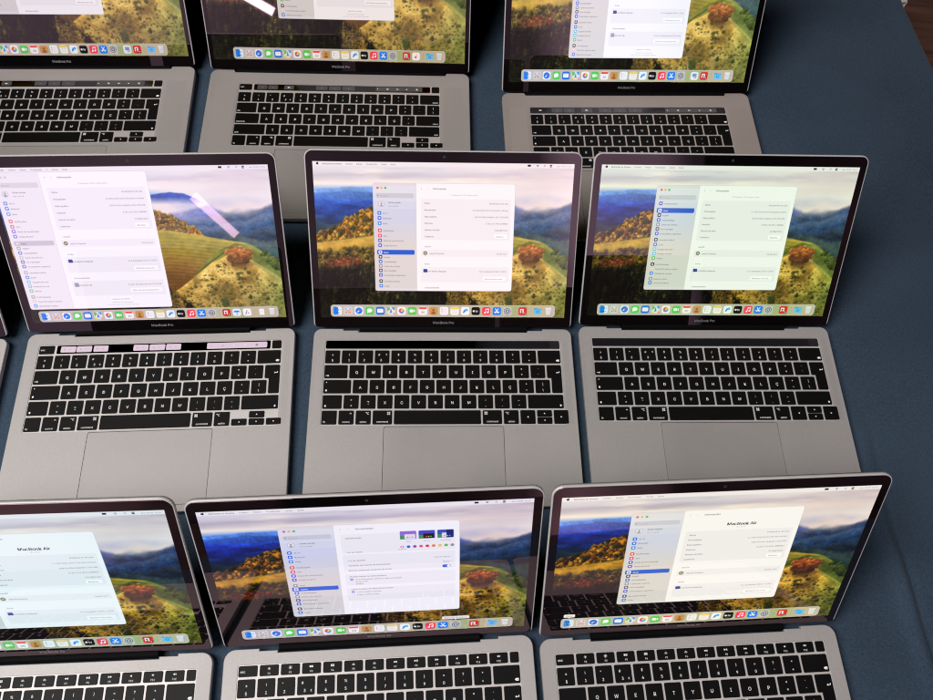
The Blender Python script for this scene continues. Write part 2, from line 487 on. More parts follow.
    tr = lambda cv, ru, rv: (lambda u, v: ((u - 0.848) / ru) ** 2 + ((v - cv) / rv) ** 2 < 1)
    stamps(scatter(150, tr(0.588, 0.040, 0.030), 135), 0.010, 0.016, [(150, 92, 56), (120, 84, 50)], (74, 54, 38), 136, False, 0.8)
    stamps(scatter(230, tr(0.547, 0.050, 0.028), 35), 0.010, 0.017, [(206, 128, 66), (190, 114, 58), (222, 150, 90), (160, 104, 58)], (112, 72, 44), 36, False, 0.8)
    # ---- dark forest, bottom left
    ft = [(0, 0.675), (0.1, 0.67), (0.25, 0.62), (0.36, 0.64), (0.5, 0.74), (0.58, 0.82), (0.66, 0.94), (0.7, 1.05)]
    y = curve(ft)
    lay(soft(V - y, 0.03) * soft(0.70 - U, 0.02), A((34, 36, 22))[None, None] * (1 + 1.1 * mid + 0.8 * big)[..., None])
    wood = lambda u, v: u < 0.68 and v > ip(u, ft) - 0.01
    stamps(scatter(620, wood, 37), 0.011, 0.045, [(78, 80, 42), (58, 64, 36), (94, 92, 46), (50, 58, 34), (66, 66, 38)], (12, 14, 9), 38, True, 0.85, 0.3)
    stamps(scatter(70, wood, 39), 0.012, 0.036, [(152, 132, 60), (124, 112, 54), (170, 146, 66)], (46, 44, 24), 40, True, 0.7)
    lay(soft(V - y, 0.05) * soft(0.70 - U, 0.04) * soft(-big + 0.02, 0.25) * 0.5, A((10, 12, 8)))
    stamps(scatter(110, lambda u, v: 0.82 < v < 0.97 and abs(u - 0.575) < 0.035, 41), 0.010, 0.030, [(216, 180, 82), (196, 156, 66), (160, 130, 58)], (84, 68, 34), 42, True, 0.85)
    stamps(scatter(60, lambda u, v: 0.78 < v < 0.92 and abs(u - 0.545) < 0.03, 43), 0.010, 0.030, [(150, 126, 62), (110, 96, 50)], (56, 48, 28), 44, True, 0.8)
    deep = (np.clip((V - 0.17) / 0.08, 0, 1) * (1 - 0.8 * soft(U - 0.66, 0.05) * soft(V - 0.47, 0.05)))[..., None] * np.where(img.mean(-1, keepdims=True) < 185, 1, 0.0)
    img[:] = img * (1 - deep) + deep * 255 * (np.clip(img, 0, 255) / 255) ** 1.16
    c = np.clip(img, 0, 255) / 255
    return np.where(c <= 0.04045, c / 12.92, ((c + 0.055) / 1.055) ** 2.4)


LANDSCAPE = paint_landscape()
_wall = {}


def wallpaper_mesh(dw, dh, x0, y0, z):
    key = (dw, dh, x0, y0)
    if key in _wall:
        return _wall[key]
    xs = np.linspace(x0, x0 + dw, PW); ys = np.linspace(y0 + dh, y0, PH)
    X, Y = np.meshgrid(xs, ys)
    co = np.stack([X, Y, np.full_like(X, z)], -1).reshape(-1, 3) * MM
    idx = np.arange(PW * PH).reshape(PH, PW)
    q = np.stack([idx[1:, :-1], idx[1:, 1:], idx[:-1, 1:], idx[:-1, :-1]], -1).reshape(-1, 4)
    me = bpy.data.meshes.new('display')
    me.vertices.add(len(co)); me.vertices.foreach_set('co', co.ravel())
    me.loops.add(q.size); me.loops.foreach_set('vertex_index', q.ravel().astype(np.int32))
    me.polygons.add(len(q)); me.polygons.foreach_set('loop_start', np.arange(0, q.size, 4, dtype=np.int32))
    ca = me.color_attributes.new('Col', 'FLOAT_COLOR', 'POINT')
    rgba = np.concatenate([LANDSCAPE.reshape(-1, 3), np.ones((PW * PH, 1))], 1)
    ca.data.foreach_set('color', rgba.ravel().astype(np.float32))
    me.materials.append(M_SCREEN)
    me.update(calc_edges=True); me.validate()
    _wall[key] = me
    return me


# ------------------------------------------------------------------ interface drawing (all in display millimetres)
C = lambda *c: lin(c)
WHITE, DARK, GREY, BLUE = C(250, 250, 250), C(60, 60, 64), C(140, 140, 146), C(22, 92, 208)


def icon(mb, k, cx, cy, s, z):
    """one dock icon of side s centred at cx, cy."""
    h = s / 2
    def rr(c, f=1.0, dz=0.0, x=0, y=0, fy=None):
        fy = fy or f
        mb.poly(rrect(cx + x - h * f, cy + y - h * fy, cx + x + h * f, cy + y + h * fy, s * 0.23 * f), z + dz, 0, C(*c))
    def bx(c, x0, y0, x1, y1, dz=0.01, r=0.0):
        mb.poly(rrect(cx + x0 * h, cy + y0 * h, cx + x1 * h, cy + y1 * h, r * h), z + dz, 0, C(*c))
    def ci(c, x, y, r, dz=0.01, ry=None):
        mb.poly(circle(cx + x * h, cy + y * h, r * h, 14, (ry or r) * h), z + dz, 0, C(*c))
    def pl(c, pts, dz=0.01):
        mb.poly([(cx + x * h, cy + y * h) for x, y in pts], z + dz, 0, C(*c))
    if k == 'finder':
        rr((232, 240, 248)); bx((30, 132, 236), -0.98, -0.98, 0.1, 0.98, 0.01, 0.4)
        pl((30, 132, 236), [(-0.1, -0.9), (0.25, -0.9), (0.1, 0), (0.32, 0), (0.1, 0.9), (-0.1, 0.9)], 0.02)
        bx((20, 40, 80), -0.5, 0.15, -0.4, 0.45, 0.03); bx((20, 40, 80), 0.5, 0.15, 0.6, 0.45, 0.03); bx((20, 40, 80), -0.5, -0.5, 0.6, -0.4, 0.03)
    elif k == 'launchpad':
        rr((212, 208, 212))
        for i in range(3):
            for j in range(3):
                c = [(240, 110, 100), (250, 190, 80), (120, 190, 240), (150, 210, 120), (190, 140, 220), (240, 240, 240)][(i * 3 + j) % 6]
                bx(c, -0.62 + i * 0.45, -0.62 + j * 0.45, -0.28 + i * 0.45, -0.28 + j * 0.45, 0.01, 0.08)
    elif k == 'safari':
        rr((240, 242, 246)); ci((34, 128, 236), 0, 0, 0.82)
        pl((236, 70, 60), [(0.5, 0.5), (-0.14, 0.1), (0.1, -0.14)], 0.02); pl((245, 245, 245), [(-0.5, -0.5), (-0.14, 0.1), (0.1, -0.14)], 0.02)
    elif k == 'messages':
        rr((92, 212, 92)); ci((250, 252, 250), 0, 0.08, 0.62, 0.01, 0.5); pl((250, 252, 250), [(-0.5, -0.1), (-0.1, -0.35), (-0.55, -0.6)])
    elif k == 'mail':
        rr((38, 120, 226)); bx((246, 248, 252), -0.7, -0.48, 0.7, 0.5, 0.01, 0.15); pl((190, 208, 236), [(-0.66, 0.44), (0, -0.08), (0.66, 0.44), (0, 0.08)], 0.02)
    elif k == 'maps':
        rr((226, 232, 220)); pl((106, 196, 110), [(-0.9, -0.2), (-0.2, 0.3), (-0.3, 0.95), (-0.9, 0.9)]); pl((80, 150, 240), [(0.1, 0.95), (0.6, 0.2), (0.95, 0.3), (0.9, 0.9)])
        pl((60, 120, 230), [(-0.3, -0.7), (0.0, 0.7), (0.3, -0.7), (0, -0.4)], 0.02); pl((246, 206, 90), [(-0.9, -0.9), (-0.2, -0.9), (-0.9, -0.3)]); pl((240, 120, 130), [(0.5, -0.9), (0.9, -0.9), (0.9, -0.2)])
    elif k == 'photos':
        rr((246, 244, 244))
        for i in range(8):
            a = i * math.pi / 4
            ci([(246, 160, 60), (240, 206, 70), (150, 200, 90), (90, 190, 160), (90, 150, 220), (150, 110, 210), (220, 90, 150), (236, 90, 80)][i], 0.42 * math.sin(a), 0.42 * math.cos(a), 0.28, 0.01 + 0.002 * i)
    elif k == 'facetime':
        rr((92, 208, 88)); bx((250, 252, 250), -0.62, -0.36, 0.2, 0.36, 0.01, 0.15); pl((250, 252, 250), [(0.28, -0.1), (0.62, -0.36), (0.62, 0.36), (0.28, 0.1)])
    elif k == 'calendar':
        rr((248, 246, 246)); bx((236, 84, 74), -0.9, 0.42, 0.9, 0.92, 0.01, 0.2)
        mb.text('20', cx, cy - h * 0.62, s * 0.52, z + 0.02, 0, C(60, 60, 60), 'c', 0.01)
    elif k == 'contacts':
        rr((206, 150, 84)); ci((150, 104, 58), 0, 0.2, 0.3); ci((150, 104, 58), 0, -0.5, 0.5, 0.01, 0.35)
    elif k == 'reminders':
        rr((246, 245, 247))
        for i, c in enumerate([(60, 130, 240), (240, 80, 70), (250, 170, 60)]):
            ci(c, -0.5, 0.45 - 0.45 * i, 0.13); bx((200, 200, 204), -0.25, 0.42 - 0.45 * i, 0.65, 0.50 - 0.45 * i)
    elif k == 'notes':
        rr((246, 244, 238)); bx((246, 206, 92), -0.9, 0.42, 0.9, 0.92, 0.01, 0.2)
        for i in range(3):
            bx((206, 204, 200), -0.65, 0.1 - 0.3 * i, 0.65, 0.17 - 0.3 * i)
    elif k == 'freeform':
        rr((246, 247, 248)); pl((52, 140, 232), [(-0.6, -0.5), (-0.3, 0.3), (0.1, 0.5), (0.1, -0.1), (-0.3, -0.5)]); ci((90, 190, 240), 0.3, 0.25, 0.36, 0.02); ci((250, 250, 250), 0.2, -0.35, 0.3, 0.02)
    elif k == 'tv':
        rr((22, 22, 24)); mb.text('tv', cx + h * 0.2, cy - h * 0.28, s * 0.52, z + 0.01, 0, C(240, 240, 240), 'c', 0.015); ci((240, 240, 240), -0.5, -0.02, 0.24)
    elif k == 'music':
        rr((246, 68, 92)); ci((250, 250, 250), -0.3, -0.42, 0.22); ci((250, 250, 250), 0.38, -0.28, 0.22)
        bx((250, 250, 250), -0.2, -0.42, -0.08, 0.5); bx((250, 250, 250), 0.48, -0.28, 0.6, 0.62); pl((250, 250, 250), [(-0.2, 0.3), (0.6, 0.44), (0.6, 0.66), (-0.2, 0.52)], 0.012)
    elif k == 'appstore':
        rr((36, 130, 240))
        for a in (60, 120):
            ca, sa = math.cos(R(a)), math.sin(R(a))
            pl((248, 250, 252), [(-0.75 * ca - 0.09 * sa, -0.75 * sa + 0.09 * ca + 0.1), (-0.75 * ca + 0.09 * sa, -0.75 * sa - 0.09 * ca + 0.1), (0.75 * ca + 0.09 * sa, 0.75 * sa - 0.09 * ca), (0.75 * ca - 0.09 * sa, 0.75 * sa + 0.09 * ca)], 0.01 + a * 1e-5)
        bx((248, 250, 252), -0.66, -0.3, 0.66, -0.13, 0.014)
    elif k == 'gear':
        rr((206, 206, 210)); ci((108, 110, 116), 0, 0, 0.78)
        for i in range(12):
            a = i * math.pi / 6
            ci((108, 110, 116), 0.78 * math.cos(a), 0.78 * math.sin(a), 0.1, 0.011)
        ci((214, 214, 218), 0, 0, 0.62, 0.013); ci((104, 106, 112), 0, 0, 0.46, 0.015); ci((214, 214, 218), 0, 0, 0.2, 0.017)
    elif k == 'booth':
        rr((220, 52, 54)); bx((246, 240, 240), -0.6, -0.5, 0.25, 0.55, 0.01, 0.1); ci((60, 40, 44), -0.2, 0.1, 0.2, 0.02); ci((200, 60, 60), -0.18, -0.35, 0.28, 0.02, 0.2); bx((40, 34, 40), 0.3, -0.8, 0.8, -0.3, 0.02, 0.12); ci((230, 230, 236), 0.55, -0.55, 0.14, 0.03)
    elif k == 'preview':
        rr((238, 238, 240)); bx((120, 160, 200), -0.55, -0.2, 0.55, 0.6, 0.01, 0.08); ci((90, 94, 100), 0.25, -0.3, 0.35, 0.02); ci((206, 216, 226), 0.25, -0.3, 0.24, 0.03)
    elif k == 'slides':
        rr((236, 240, 246)); bx((60, 140, 230), -0.65, 0.0, 0.65, 0.5, 0.01, 0.08); bx((90, 96, 104), -0.06, -0.6, 0.06, 0.0); bx((90, 96, 104), -0.4, -0.66, 0.4, -0.56)
    elif k == 'text':
        rr((248, 246, 246)); pl((96, 100, 110), [(-0.5, -0.6), (0.0, 0.55), (0.16, 0.5), (-0.3, -0.65)]); bx((226, 110, 130), 0.1, -0.4, 0.5, -0.1, 0.01, 0.1)
    elif k == 'songs':
        rr((250, 246, 248)); ci((240, 90, 130), -0.1, -0.2, 0.3); bx((240, 90, 130), 0.08, -0.2, 0.2, 0.6)
    elif k == 'folder':
        bx((70, 170, 232), -0.95, -0.72, 0.95, 0.62, 0.0, 0.2); bx((70, 170, 232), -0.95, 0.4, -0.1, 0.8, 0.002, 0.15); bx((104, 196, 244), -0.95, -0.72, 0.95, 0.4, 0.01, 0.2); ci((44, 142, 214), 0, -0.15, 0.34, 0.02)
        pl((140, 214, 250), [(-0.16, -0.12), (0, -0.36), (0.16, -0.12), (0.05, -0.12), (0.05, 0.1), (-0.05, 0.1), (-0.05, -0.12)], 0.03)
    elif k == 'doc':
        bx((244, 244, 246), -0.6, -0.85, 0.6, 0.85, 0.0, 0.1); bx((200, 200, 206), -0.35, 0.0, 0.35, 0.08)
    elif k == 'trash':
        pl((226, 228, 232), [(-0.5, -0.85), (0.5, -0.85), (0.66, 0.8), (-0.66, 0.8)], 0.0)
        for i in range(4):
            bx((188, 192, 198), -0.4 + 0.26 * i, -0.7, -0.34 + 0.26 * i, 0.6)
        bx((244, 246, 248), -0.7, 0.72, 0.7, 0.88, 0.02)


MAIN_ICONS = ['finder', 'launchpad', 'safari', 'messages', 'mail', 'maps', 'photos', 'facetime', 'calendar', 'contacts', 'reminders', 'notes', 'freeform', 'tv', 'music', 'appstore', 'gear']


def dock_mesh(dw, dh, x0, y0, z, apps, files, tooltip=None):
    mb = MB()
    n = 17 + 0.45 + len(apps) + 0.45 + len(files) + 0.2
    p = min(12.45 if dw < 300 else 14.2, dw * 0.94 / n)
    if dw > 320:
        p = dw * (0.84 if dw > 340 else 0.895) / n
    wd = p * n; ht = p * 1.12
    cx = x0 + dw / 2; L = cx - wd / 2; b = y0 + dh * 0.006
    edge = rrect(L - 0.25, b - 0.25, L + wd + 0.25, b + ht + 0.25, 3.4, 5)
    mb.poly(edge, z, 0, C(226, 222, 216)); mb.poly(rrect(L, b, L + wd, b + ht, 3.2, 5), z + 0.02, 0, C(196, 190, 180))
    # the landscape glows through the bar in patches
    for i in range(9):
        a0 = L + 3 + (wd - 6) * i / 9; c = [(198, 192, 186), (190, 190, 180), (200, 190, 176), (206, 190, 176), (186, 188, 160), (196, 192, 160), (186, 190, 160), (170, 184, 130), (196, 186, 150)][i]
        mb.poly([(a0, b + 0.3), (a0 + (wd - 6) / 9, b + 0.3), (a0 + (wd - 6) / 9, b + ht - 0.3), (a0, b + ht - 0.3)], z + 0.03, 0, C(*c))
    x = L + p * 0.6; cy = b + ht / 2; zz = z + 0.05
    pos = {}
    for k in MAIN_ICONS:
        icon(mb, k, x, cy, p * 0.80, zz); pos[k] = x; x += p
    for grp in (apps, files):
        mb.poly([(x - p * 0.28, b + ht * 0.18), (x - p * 0.25, b + ht * 0.18), (x - p * 0.25, b + ht * 0.82), (x - p * 0.28, b + ht * 0.82)], zz, 0, C(160, 160, 154))
        x += p * 0.45
        for k in grp:
            icon(mb, k, x, cy, p * 0.80, zz); x += p
    for k in ('finder', 'gear'):
        mb.poly(circle(pos[k], b + ht * 0.05, 0.35, 8), zz, 0, C(90, 90, 90))
    tip = None
    if tooltip:
        k, s = tooltip
        tip = MB()
        w = glyphs(s)[2] * 3.0 + 5
        a0 = max(x0 + 1, pos[k] - w / 2)
        tip.poly(rrect(a0, b + ht + 2, a0 + w, b + ht + 6.5, 1.2), zz, 0, C(238, 236, 234))
        tip.poly([(pos[k] - 1.2, b + ht + 2.0), (pos[k], b + ht + 0.6), (pos[k] + 1.2, b + ht + 2.0)], zz, 0, C(238, 236, 234))
        tip.text(s, a0 + w / 2, b + ht + 3.2, 3.0, zz + 0.02, 0, DARK, 'c')
        tip = tip.mesh('tooltip', [M_SCREEN])
    return mb.mesh('dock', [M_SCREEN]), tip


def apple_mark(mb, x, y, s, z, col):
    pts = []
    for i in range(20):
        a = 2 * math.pi * i / 20
        r = s * (0.5 + 0.05 * math.cos(2 * a) - 0.06 * max(0, math.sin(a)) ** 8 - 0.04 * max(0, -math.sin(a)) ** 8)
        px = r * math.cos(a)
        if math.cos(a) > 0.75:
            px *= 0.68
        pts.append((x + px, y + r * math.sin(a)))
    mb.poly(pts, z, 0, col)
    mb.poly([(x, y + s * 0.5), (x + s * 0.22, y + s * 0.62), (x + s * 0.25, y + s * 0.85), (x + s * 0.04, y + s * 0.72)], z, 0, col)


def menubar_mesh(dw, dh, x0, y0, z, app, clock):
    mb = MB()
    top = y0 + dh; h = 4.6
    mb.poly([(x0, top - h), (x0 + dw, top - h), (x0 + dw, top), (x0, top)], z, 0, C(240, 236, 238))
    zt = z + 0.03; y = top - h + 1.35
    apple_mark(mb, x0 + 5.5, y + 1.0, 2.9, zt, C(30, 30, 32))
    x = x0 + 10.5
    for i, s in enumerate(app):
        mb.text(s, x, y, 2.9, zt, 0, C(70, 68, 72) if i else C(40, 40, 42), 'l', 0.012 if i == 0 else 0.0)
        x += glyphs(s, 0.012 if i == 0 else 0.0)[2] * 2.9 + 4.2
    xr = x0 + dw - 3
    mb.text(clock, xr, y, 2.8, zt, 0, C(100, 98, 104), 'r')
    xr -= glyphs(clock)[2] * 2.8 + 5
    # control centre, search, wireless, battery
    mb.poly(rrect(xr - 2.6, y + 1.1, xr, y + 2.2, 0.5), zt, 0, C(50, 50, 52)); mb.poly(rrect(xr - 2.6, y - 0.4, xr, y + 0.7, 0.5), zt, 0, C(50, 50, 52))
    xr -= 8
    for q in (circle(xr, y + 1.1, 1.0, 12), circle(xr, y + 1.1, 0.7, 12)):
        mb.poly(q, zt + (0.02 if q[0][0] - xr < 0.8 else 0), 0, C(90, 90, 94) if q[0][0] - xr > 0.8 else C(240, 236, 238))
    xr -= 8
    for r_, dz, cc in ((2.2, 0, C(90, 90, 94)), (1.6, 0.01, C(240, 236, 238)), (1.1, 0.02, C(90, 90, 94))):
        mb.poly([(xr, y - 0.3)] + [(xr + r_ * math.cos(R(a)), y - 0.3 + r_ * math.sin(R(a))) for a in range(45, 136, 15)], zt + dz, 0, cc)
    xr -= 9
    mb.poly(rrect(xr - 2, y, xr + 1.6, y + 2.1, 0.5), zt, 0, C(28, 28, 30))
    return mb.mesh('menu_bar', [M_SCREEN])


SIDE = [('profile', None), ('wifi', 'Wi-Fi', (40, 110, 230)), ('bt', 'Bluetooth', (40, 110, 230)), ('net', 'Rede', (60, 140, 240)),
        ('ntf', 'Notificações', (236, 70, 80)), ('snd', 'Som', (236, 66, 100)), ('foc', 'Modo de concentração', (96, 84, 210)), ('scr', 'Tempo de ecrã', (96, 84, 210)),
        ('gen', 'Geral', (150, 150, 156)), ('asp', 'Aspeto', (40, 44, 52)), ('acc', 'Acessibilidade', (40, 110, 230)), ('ctl', 'Centro de controlo', (150, 150, 156)), ('sir', 'Siri e Spotlight', (90, 70, 120)), ('prv', 'Privacidade e segurança', (50, 100, 220)),
        ('dsk', 'Secretária e Dock', (60, 60, 66)), ('dsp', 'Ecrãs', (50, 120, 230)), ('wal', 'Imagem de fundo', (90, 200, 220)), ('sav', 'Proteção de ecrã', (90, 190, 226)), ('bat', 'Bateria', (90, 200, 100)),
        ('lck', 'Ecrã bloqueado', (40, 40, 44)), ('tid', 'Touch ID e palavra-passe', (240, 200, 200)), ('usr', 'Utilizadores e grupos', (60, 130, 230)),
        ('pwd', 'Palavras-passe', (150, 150, 156)), ('int', 'Contas de Internet', (60, 130, 230))]
YS = [0.186, 0.267, 0.313, 0.361, 0.427, 0.475, 0.519, 0.565, 0.63, 0.674, 0.718, 0.761, 0.803, 0.847, 0.906, 0.952, 0.997, 1.04, 1.085, 1.145, 1.19, 1.235, 1.29, 1.33]


def window_mesh(dw, dh, x0, y0, z, u0, v0, wmm, hmm, kind, model, selected='gen', scroll=0.0, focus=True, tall=False):
    """system settings window; u0, v0 is its top-left corner as a share of the display."""
    S = 123.5
    L = x0 + dw * u0; T = y0 + dh * (1 - v0)
    mb = MB()
    X = lambda f: L + f * 157.5
    Y = lambda f: T - f * S
    sh = rrect(L - 1.3, T - hmm - 1.8, L + wmm + 1.3, T + 0.7, 3)
    mb.poly(rrect(L - 0.25, T - hmm - 0.25, L + wmm + 0.25, T + 0.25, 2.6, 5), z, 0, C(190, 188, 190))
    mb.poly(rrect(L, T - hmm, L + wmm, T, 2.4, 5), z + 0.02, 0, C(250, 249, 250))
    # sidebar in two soft tones
    sw = 0.302 * 157.5
    side = [(L, T - hmm + 2.4), (L + 0.7, T - hmm + 0.7), (L + 2.4, T - hmm), (L + sw, T - hmm), (L + sw, T), (L + 2.4, T), (L + 0.7, T - 0.7), (L, T - 2.4)]
    mb.poly(side, z + 0.035, 0, C(226, 222, 226) if focus else C(240, 236, 240))
    steps = 14
    if focus:
        for i in range(steps):
            ya = T - 3 - (hmm - 6) * i / steps; yb = T - 3 - (hmm - 6) * (i + 1) / steps
            t = i / (steps - 1)
            a, b_, c_ = np.interp(t, [0, 0.25, 0.6, 1], [226, 208, 222, 218]), np.interp(t, [0, 0.25, 0.6, 1], [228, 214, 216, 216]), np.interp(t, [0, 0.25, 0.6, 1], [236, 234, 212, 214])
            mb.poly([(L + 0.02, yb), (L + sw - 0.02, yb), (L + sw - 0.02, ya), (L + 0.02, ya)], z + 0.045, 0, C(a, b_, c_))
    zt = z + 0.07
    mb.poly([(L + sw, T - hmm), (L + sw + 0.25, T - hmm), (L + sw + 0.25, T), (L + sw, T)], zt, 0, C(206, 204, 206))
    for i, c in enumerate([(236, 96, 90), (232, 190, 90), (96, 190, 100)] if focus else [(214, 210, 214)] * 3):
        mb.poly(circle(X(0.033 + 0.027 * i), Y(0.042), 1.35, 12), zt, 0, C(*c))
    mb.poly(rrect(X(0.02), Y(0.132), X(0.285), Y(0.088), 1.2), zt, 0, C(204, 206, 216) if focus else C(222, 216, 222))
    mb.poly(circle(X(0.033), Y(0.11), 0.8, 10), zt + 0.01, 0, C(150, 152, 160)); mb.text('Procurar', X(0.05), Y(0.119), 2.9, zt + 0.01, 0, C(150, 152, 160))
    for it, yf in zip(SIDE, YS):
        yf = yf - scroll
        if yf < 0.15 or yf * S > hmm - 2.5:
            continue
        if it[0] == 'profile':
            mb.poly(circle(X(0.057), Y(yf), 3.4, 18), zt, 0, C(178, 180, 190)); mb.poly(circle(X(0.057), Y(yf), 2.9, 18), zt + 0.005, 0, C(236, 236, 240))
            mb.poly(circle(X(0.057), Y(yf) + 0.7, 1.1, 12), zt + 0.01, 0, C(160, 162, 172)); mb.poly(circle(X(0.057), Y(yf) - 1.6, 1.7, 12, 1.0), zt + 0.01, 0, C(160, 162, 172))
            mb.text('Iniciar sessão', X(0.105), Y(yf - 0.007), 3.0, zt, 0, DARK, 'l', 0.012); mb.text('com o seu ID', X(0.105), Y(yf + 0.024), 2.5, zt, 0, C(110, 110, 116))
            continue
        sel = it[0] == selected
        if sel:
            mb.poly(rrect(X(0.018), Y(yf + 0.0225), X(0.288), Y(yf - 0.0225), 1.2), zt, 0, C(*((24, 96, 214) if focus else (206, 200, 208))))
        c = it[2] if focus else tuple(int(200 + 0.22 * (q - 120)) if max(it[2]) - min(it[2]) < 30 else int(q * 0.55 + 100) for q in it[2])
        mb.poly(rrect(X(0.028), Y(yf + 0.0165), X(0.028) + 4.1, Y(yf - 0.0165), 1.0), zt + 0.02, 0, C(*((235, 238, 245) if sel and focus else c)))
        mb.poly(circle(X(0.028) + 2.05, Y(yf), 1.0, 10), zt + 0.03, 0, C(*((60, 110, 210) if sel and focus else (244, 244, 248))))
        mb.text(it[1], X(0.065), Y(yf + 0.0095), 3.0, zt + 0.02, 0, C(250, 250, 252) if sel and focus else C(78, 76, 82), 'l', 0.014 if sel else 0.004, maxw=0.215 * 157.5)
    # right pane
    xl, xr = 0.36, 0.955
    mb.text('‹', X(0.335), Y(0.055), 5, zt, 0, C(120, 120, 124)); mb.text('›', X(0.378), Y(0.055), 5, zt, 0, C(180, 180, 184))
    mb.text('Informações' if kind == 'info' else 'Apresentação', X(0.42), Y(0.053), 3.5, zt, 0, C(70, 70, 74), 'l', 0.015)

    def box(a, b_):
        if a * S < hmm - 2:
            mb.poly(rrect(X(0.335), max(Y(b_), T - hmm + 0.6), X(0.975), Y(a), 1.4), z + 0.045, 0, C(242, 240, 243))

    def row(y, l, r, dot=None):
        if y * S > hmm - 2.5:
            return
        if dot:
            mb.poly(circle(X(0.365), Y(y), 2.4, 16), zt, 0, C(*dot)); mb.poly(circle(X(0.365), Y(y), 1.1, 12), zt + 0.01, 0, C(*(min(255, q + 70) for q in dot)))
        mb.text(l, X(0.395 if dot else xl), Y(y + 0.011), 3.15, zt, 0, C(66, 64, 70), 'l', 0.006)
        if r:
            mb.text(r, X(xr), Y(y + 0.011), 3.05, zt, 0, C(112, 110, 116), 'r', 0.004)

    def button(y, s, cx=None):
        if y * S > hmm - 2.5:
            return
        w = glyphs(s)[2] * 2.9 + 5
        a0 = X(xr) - w if cx is None else X(cx) - w / 2
        mb.poly(rrect(a0 - 0.2, Y(y + 0.0255), a0 + w + 0.2, Y(y - 0.0215), 1.2), zt - 0.01, 0, C(222, 220, 222))
        mb.poly(rrect(a0, Y(y + 0.023), a0 + w, Y(y - 0.021), 1.1), zt, 0, C(255, 255, 255)); mb.text(s, a0 + w / 2, Y(y + 0.009), 2.9, zt + 0.01, 0, DARK, 'c')
    if kind == 'info':
        big = model.endswith('Air')
        o = 0.078 if big else 0.0
        if big:
            mb.text(model, X(0.655), Y(0.165), 6.6, zt, 0, C(40, 40, 42), 'c', 0.034)
            mb.text('M1, 2020', X(0.655), Y(0.19), 2.6, zt, 0, C(150, 150, 154), 'c')
        else:
            mb.text('13 polegadas, 2020, quatro portas', X(0.64), Y(0.106), 2.7, zt, 0, C(150, 150, 154), 'c')
        d = 0.061 if not big else 0.052
        y = 0.171 + o
        box(y - 0.035, y + 5.6 * d)
        rows = [('Nome', model + ' de user'), ('Processador', '2,3 GHz Intel Core i5 de quatro núcleos'), ('Placa gráfica', 'Intel Iris Plus Graphics 655 1536 MB'), ('Memória', '8 GB 2133 MHz LPDDR3'), ('Número de série', 'C02XK0YNJH'), ('Cobertura', None)]
        if big:
            rows[1] = ('Processador', '1,1 GHz Intel Core i3 de dois núcleos'); rows[2] = ('Placa gráfica', 'Intel Iris Plus Graphics 1536 MB'); rows[3] = ('Memória', '8 GB 3733 MHz LPDDR4X')
        for i, (l, r_) in enumerate(rows):
            row(y + d * i, l, r_)
        button(y + d * 5, 'Detalhes…')
        y = 0.57 + (0.03 if big else 0)
        row(y, 'macOS', None); box(y + 0.033, y + 0.1); row(y + 0.066, 'macOS Sonoma', 'Versão 14.5', (128, 132, 92))
        y = 0.735 + (0.03 if big else 0)
        row(y, 'Ecrãs', None); box(y + 0.033, y + 0.18)
        if (y + 0.07) * S < hmm:
            mb.poly(rrect(X(0.35), Y(y + 0.085), X(0.38), Y(y + 0.053), 0.6), zt, 0, C(40, 70, 150))
        row(y + 0.07, '     Ecrã Retina integrado', '13,3 polegadas (2560 x 1600)'); button(y + 0.145, 'Definições dos ecrãs…')
        row(y + 0.23, 'Armazenamento', None); box(y + 0.262, y + 0.41)
        if (y + 0.3) * S < hmm:
            mb.poly(rrect(X(0.35), Y(y + 0.32), X(0.38), Y(y + 0.28), 0.6), zt, 0, C(160, 164, 176))
        row(y + 0.30, '     Macintosh HD', '214,87 GB disponível de 250,69 GB'); button(y + 0.36, 'Definições de armazenamento…')
        button(y + 0.445, 'Relatório do sistema…', 0.655)
        for k, s in enumerate(('Certificação de regulamentação', '™ e © 1983-2024. Todos os direitos reservados.')):
            if (y + 0.485 + 0.025 * k) * S < hmm - 1.5:
                mb.text(s, X(0.655), Y(y + 0.487 + 0.022 * k), 2.2, zt, 0, C(150, 150, 154), 'c')
    else:
        box(0.1, 0.30); box(0.315, 0.50); box(0.53, 0.66); box(0.69, 0.84)
        row(0.135, 'Apresentação', None); row(0.285, 'Cor de realce', None); row(0.375, 'Cor da seleção', 'Cor de realce ⌃'); row(0.43, 'Tamanho dos ícones da barra lateral', 'Média ⌃'); row(0.485, 'Permitir adaptação da janela de fundo', None)
        for i, (bg, wn) in enumerate([((150, 110, 216), (232, 224, 236)), ((74, 76, 190), (26, 30, 34)), ((60, 84, 190), (226, 226, 236))]):
            a0 = X(0.665 + 0.105 * i)
            mb.poly(rrect(a0, Y(0.175), a0 + 14.5, Y(0.09), 1.0), zt, 0, C(*bg)); mb.poly(rrect(a0, Y(0.175), a0 + 5, Y(0.138), 0.4), zt + 0.01, 0, C(70, 150, 90))
            mb.poly(rrect(a0 + 4, Y(0.172), a0 + 13.5, Y(0.123), 0.6), zt + 0.02, 0, C(*wn))
            if i == 2:
                mb.poly(rrect(a0 + 8, Y(0.174), a0 + 14.3, Y(0.092), 0.6), zt + 0.03, 0, C(24, 40, 120))
            for q in range(3):
                mb.poly(circle(a0 + 6.6 + 2.2 * q, Y(0.155), 0.7, 8), zt + 0.04, 0, C(*[(236, 90, 84), (240, 190, 80), (90, 190, 96)][q]))
            mb.text(['Clara', 'Escura', 'Automática'][i], a0 + 7.2, Y(0.205), 2.6, zt, 0, C(110, 108, 114), 'c')
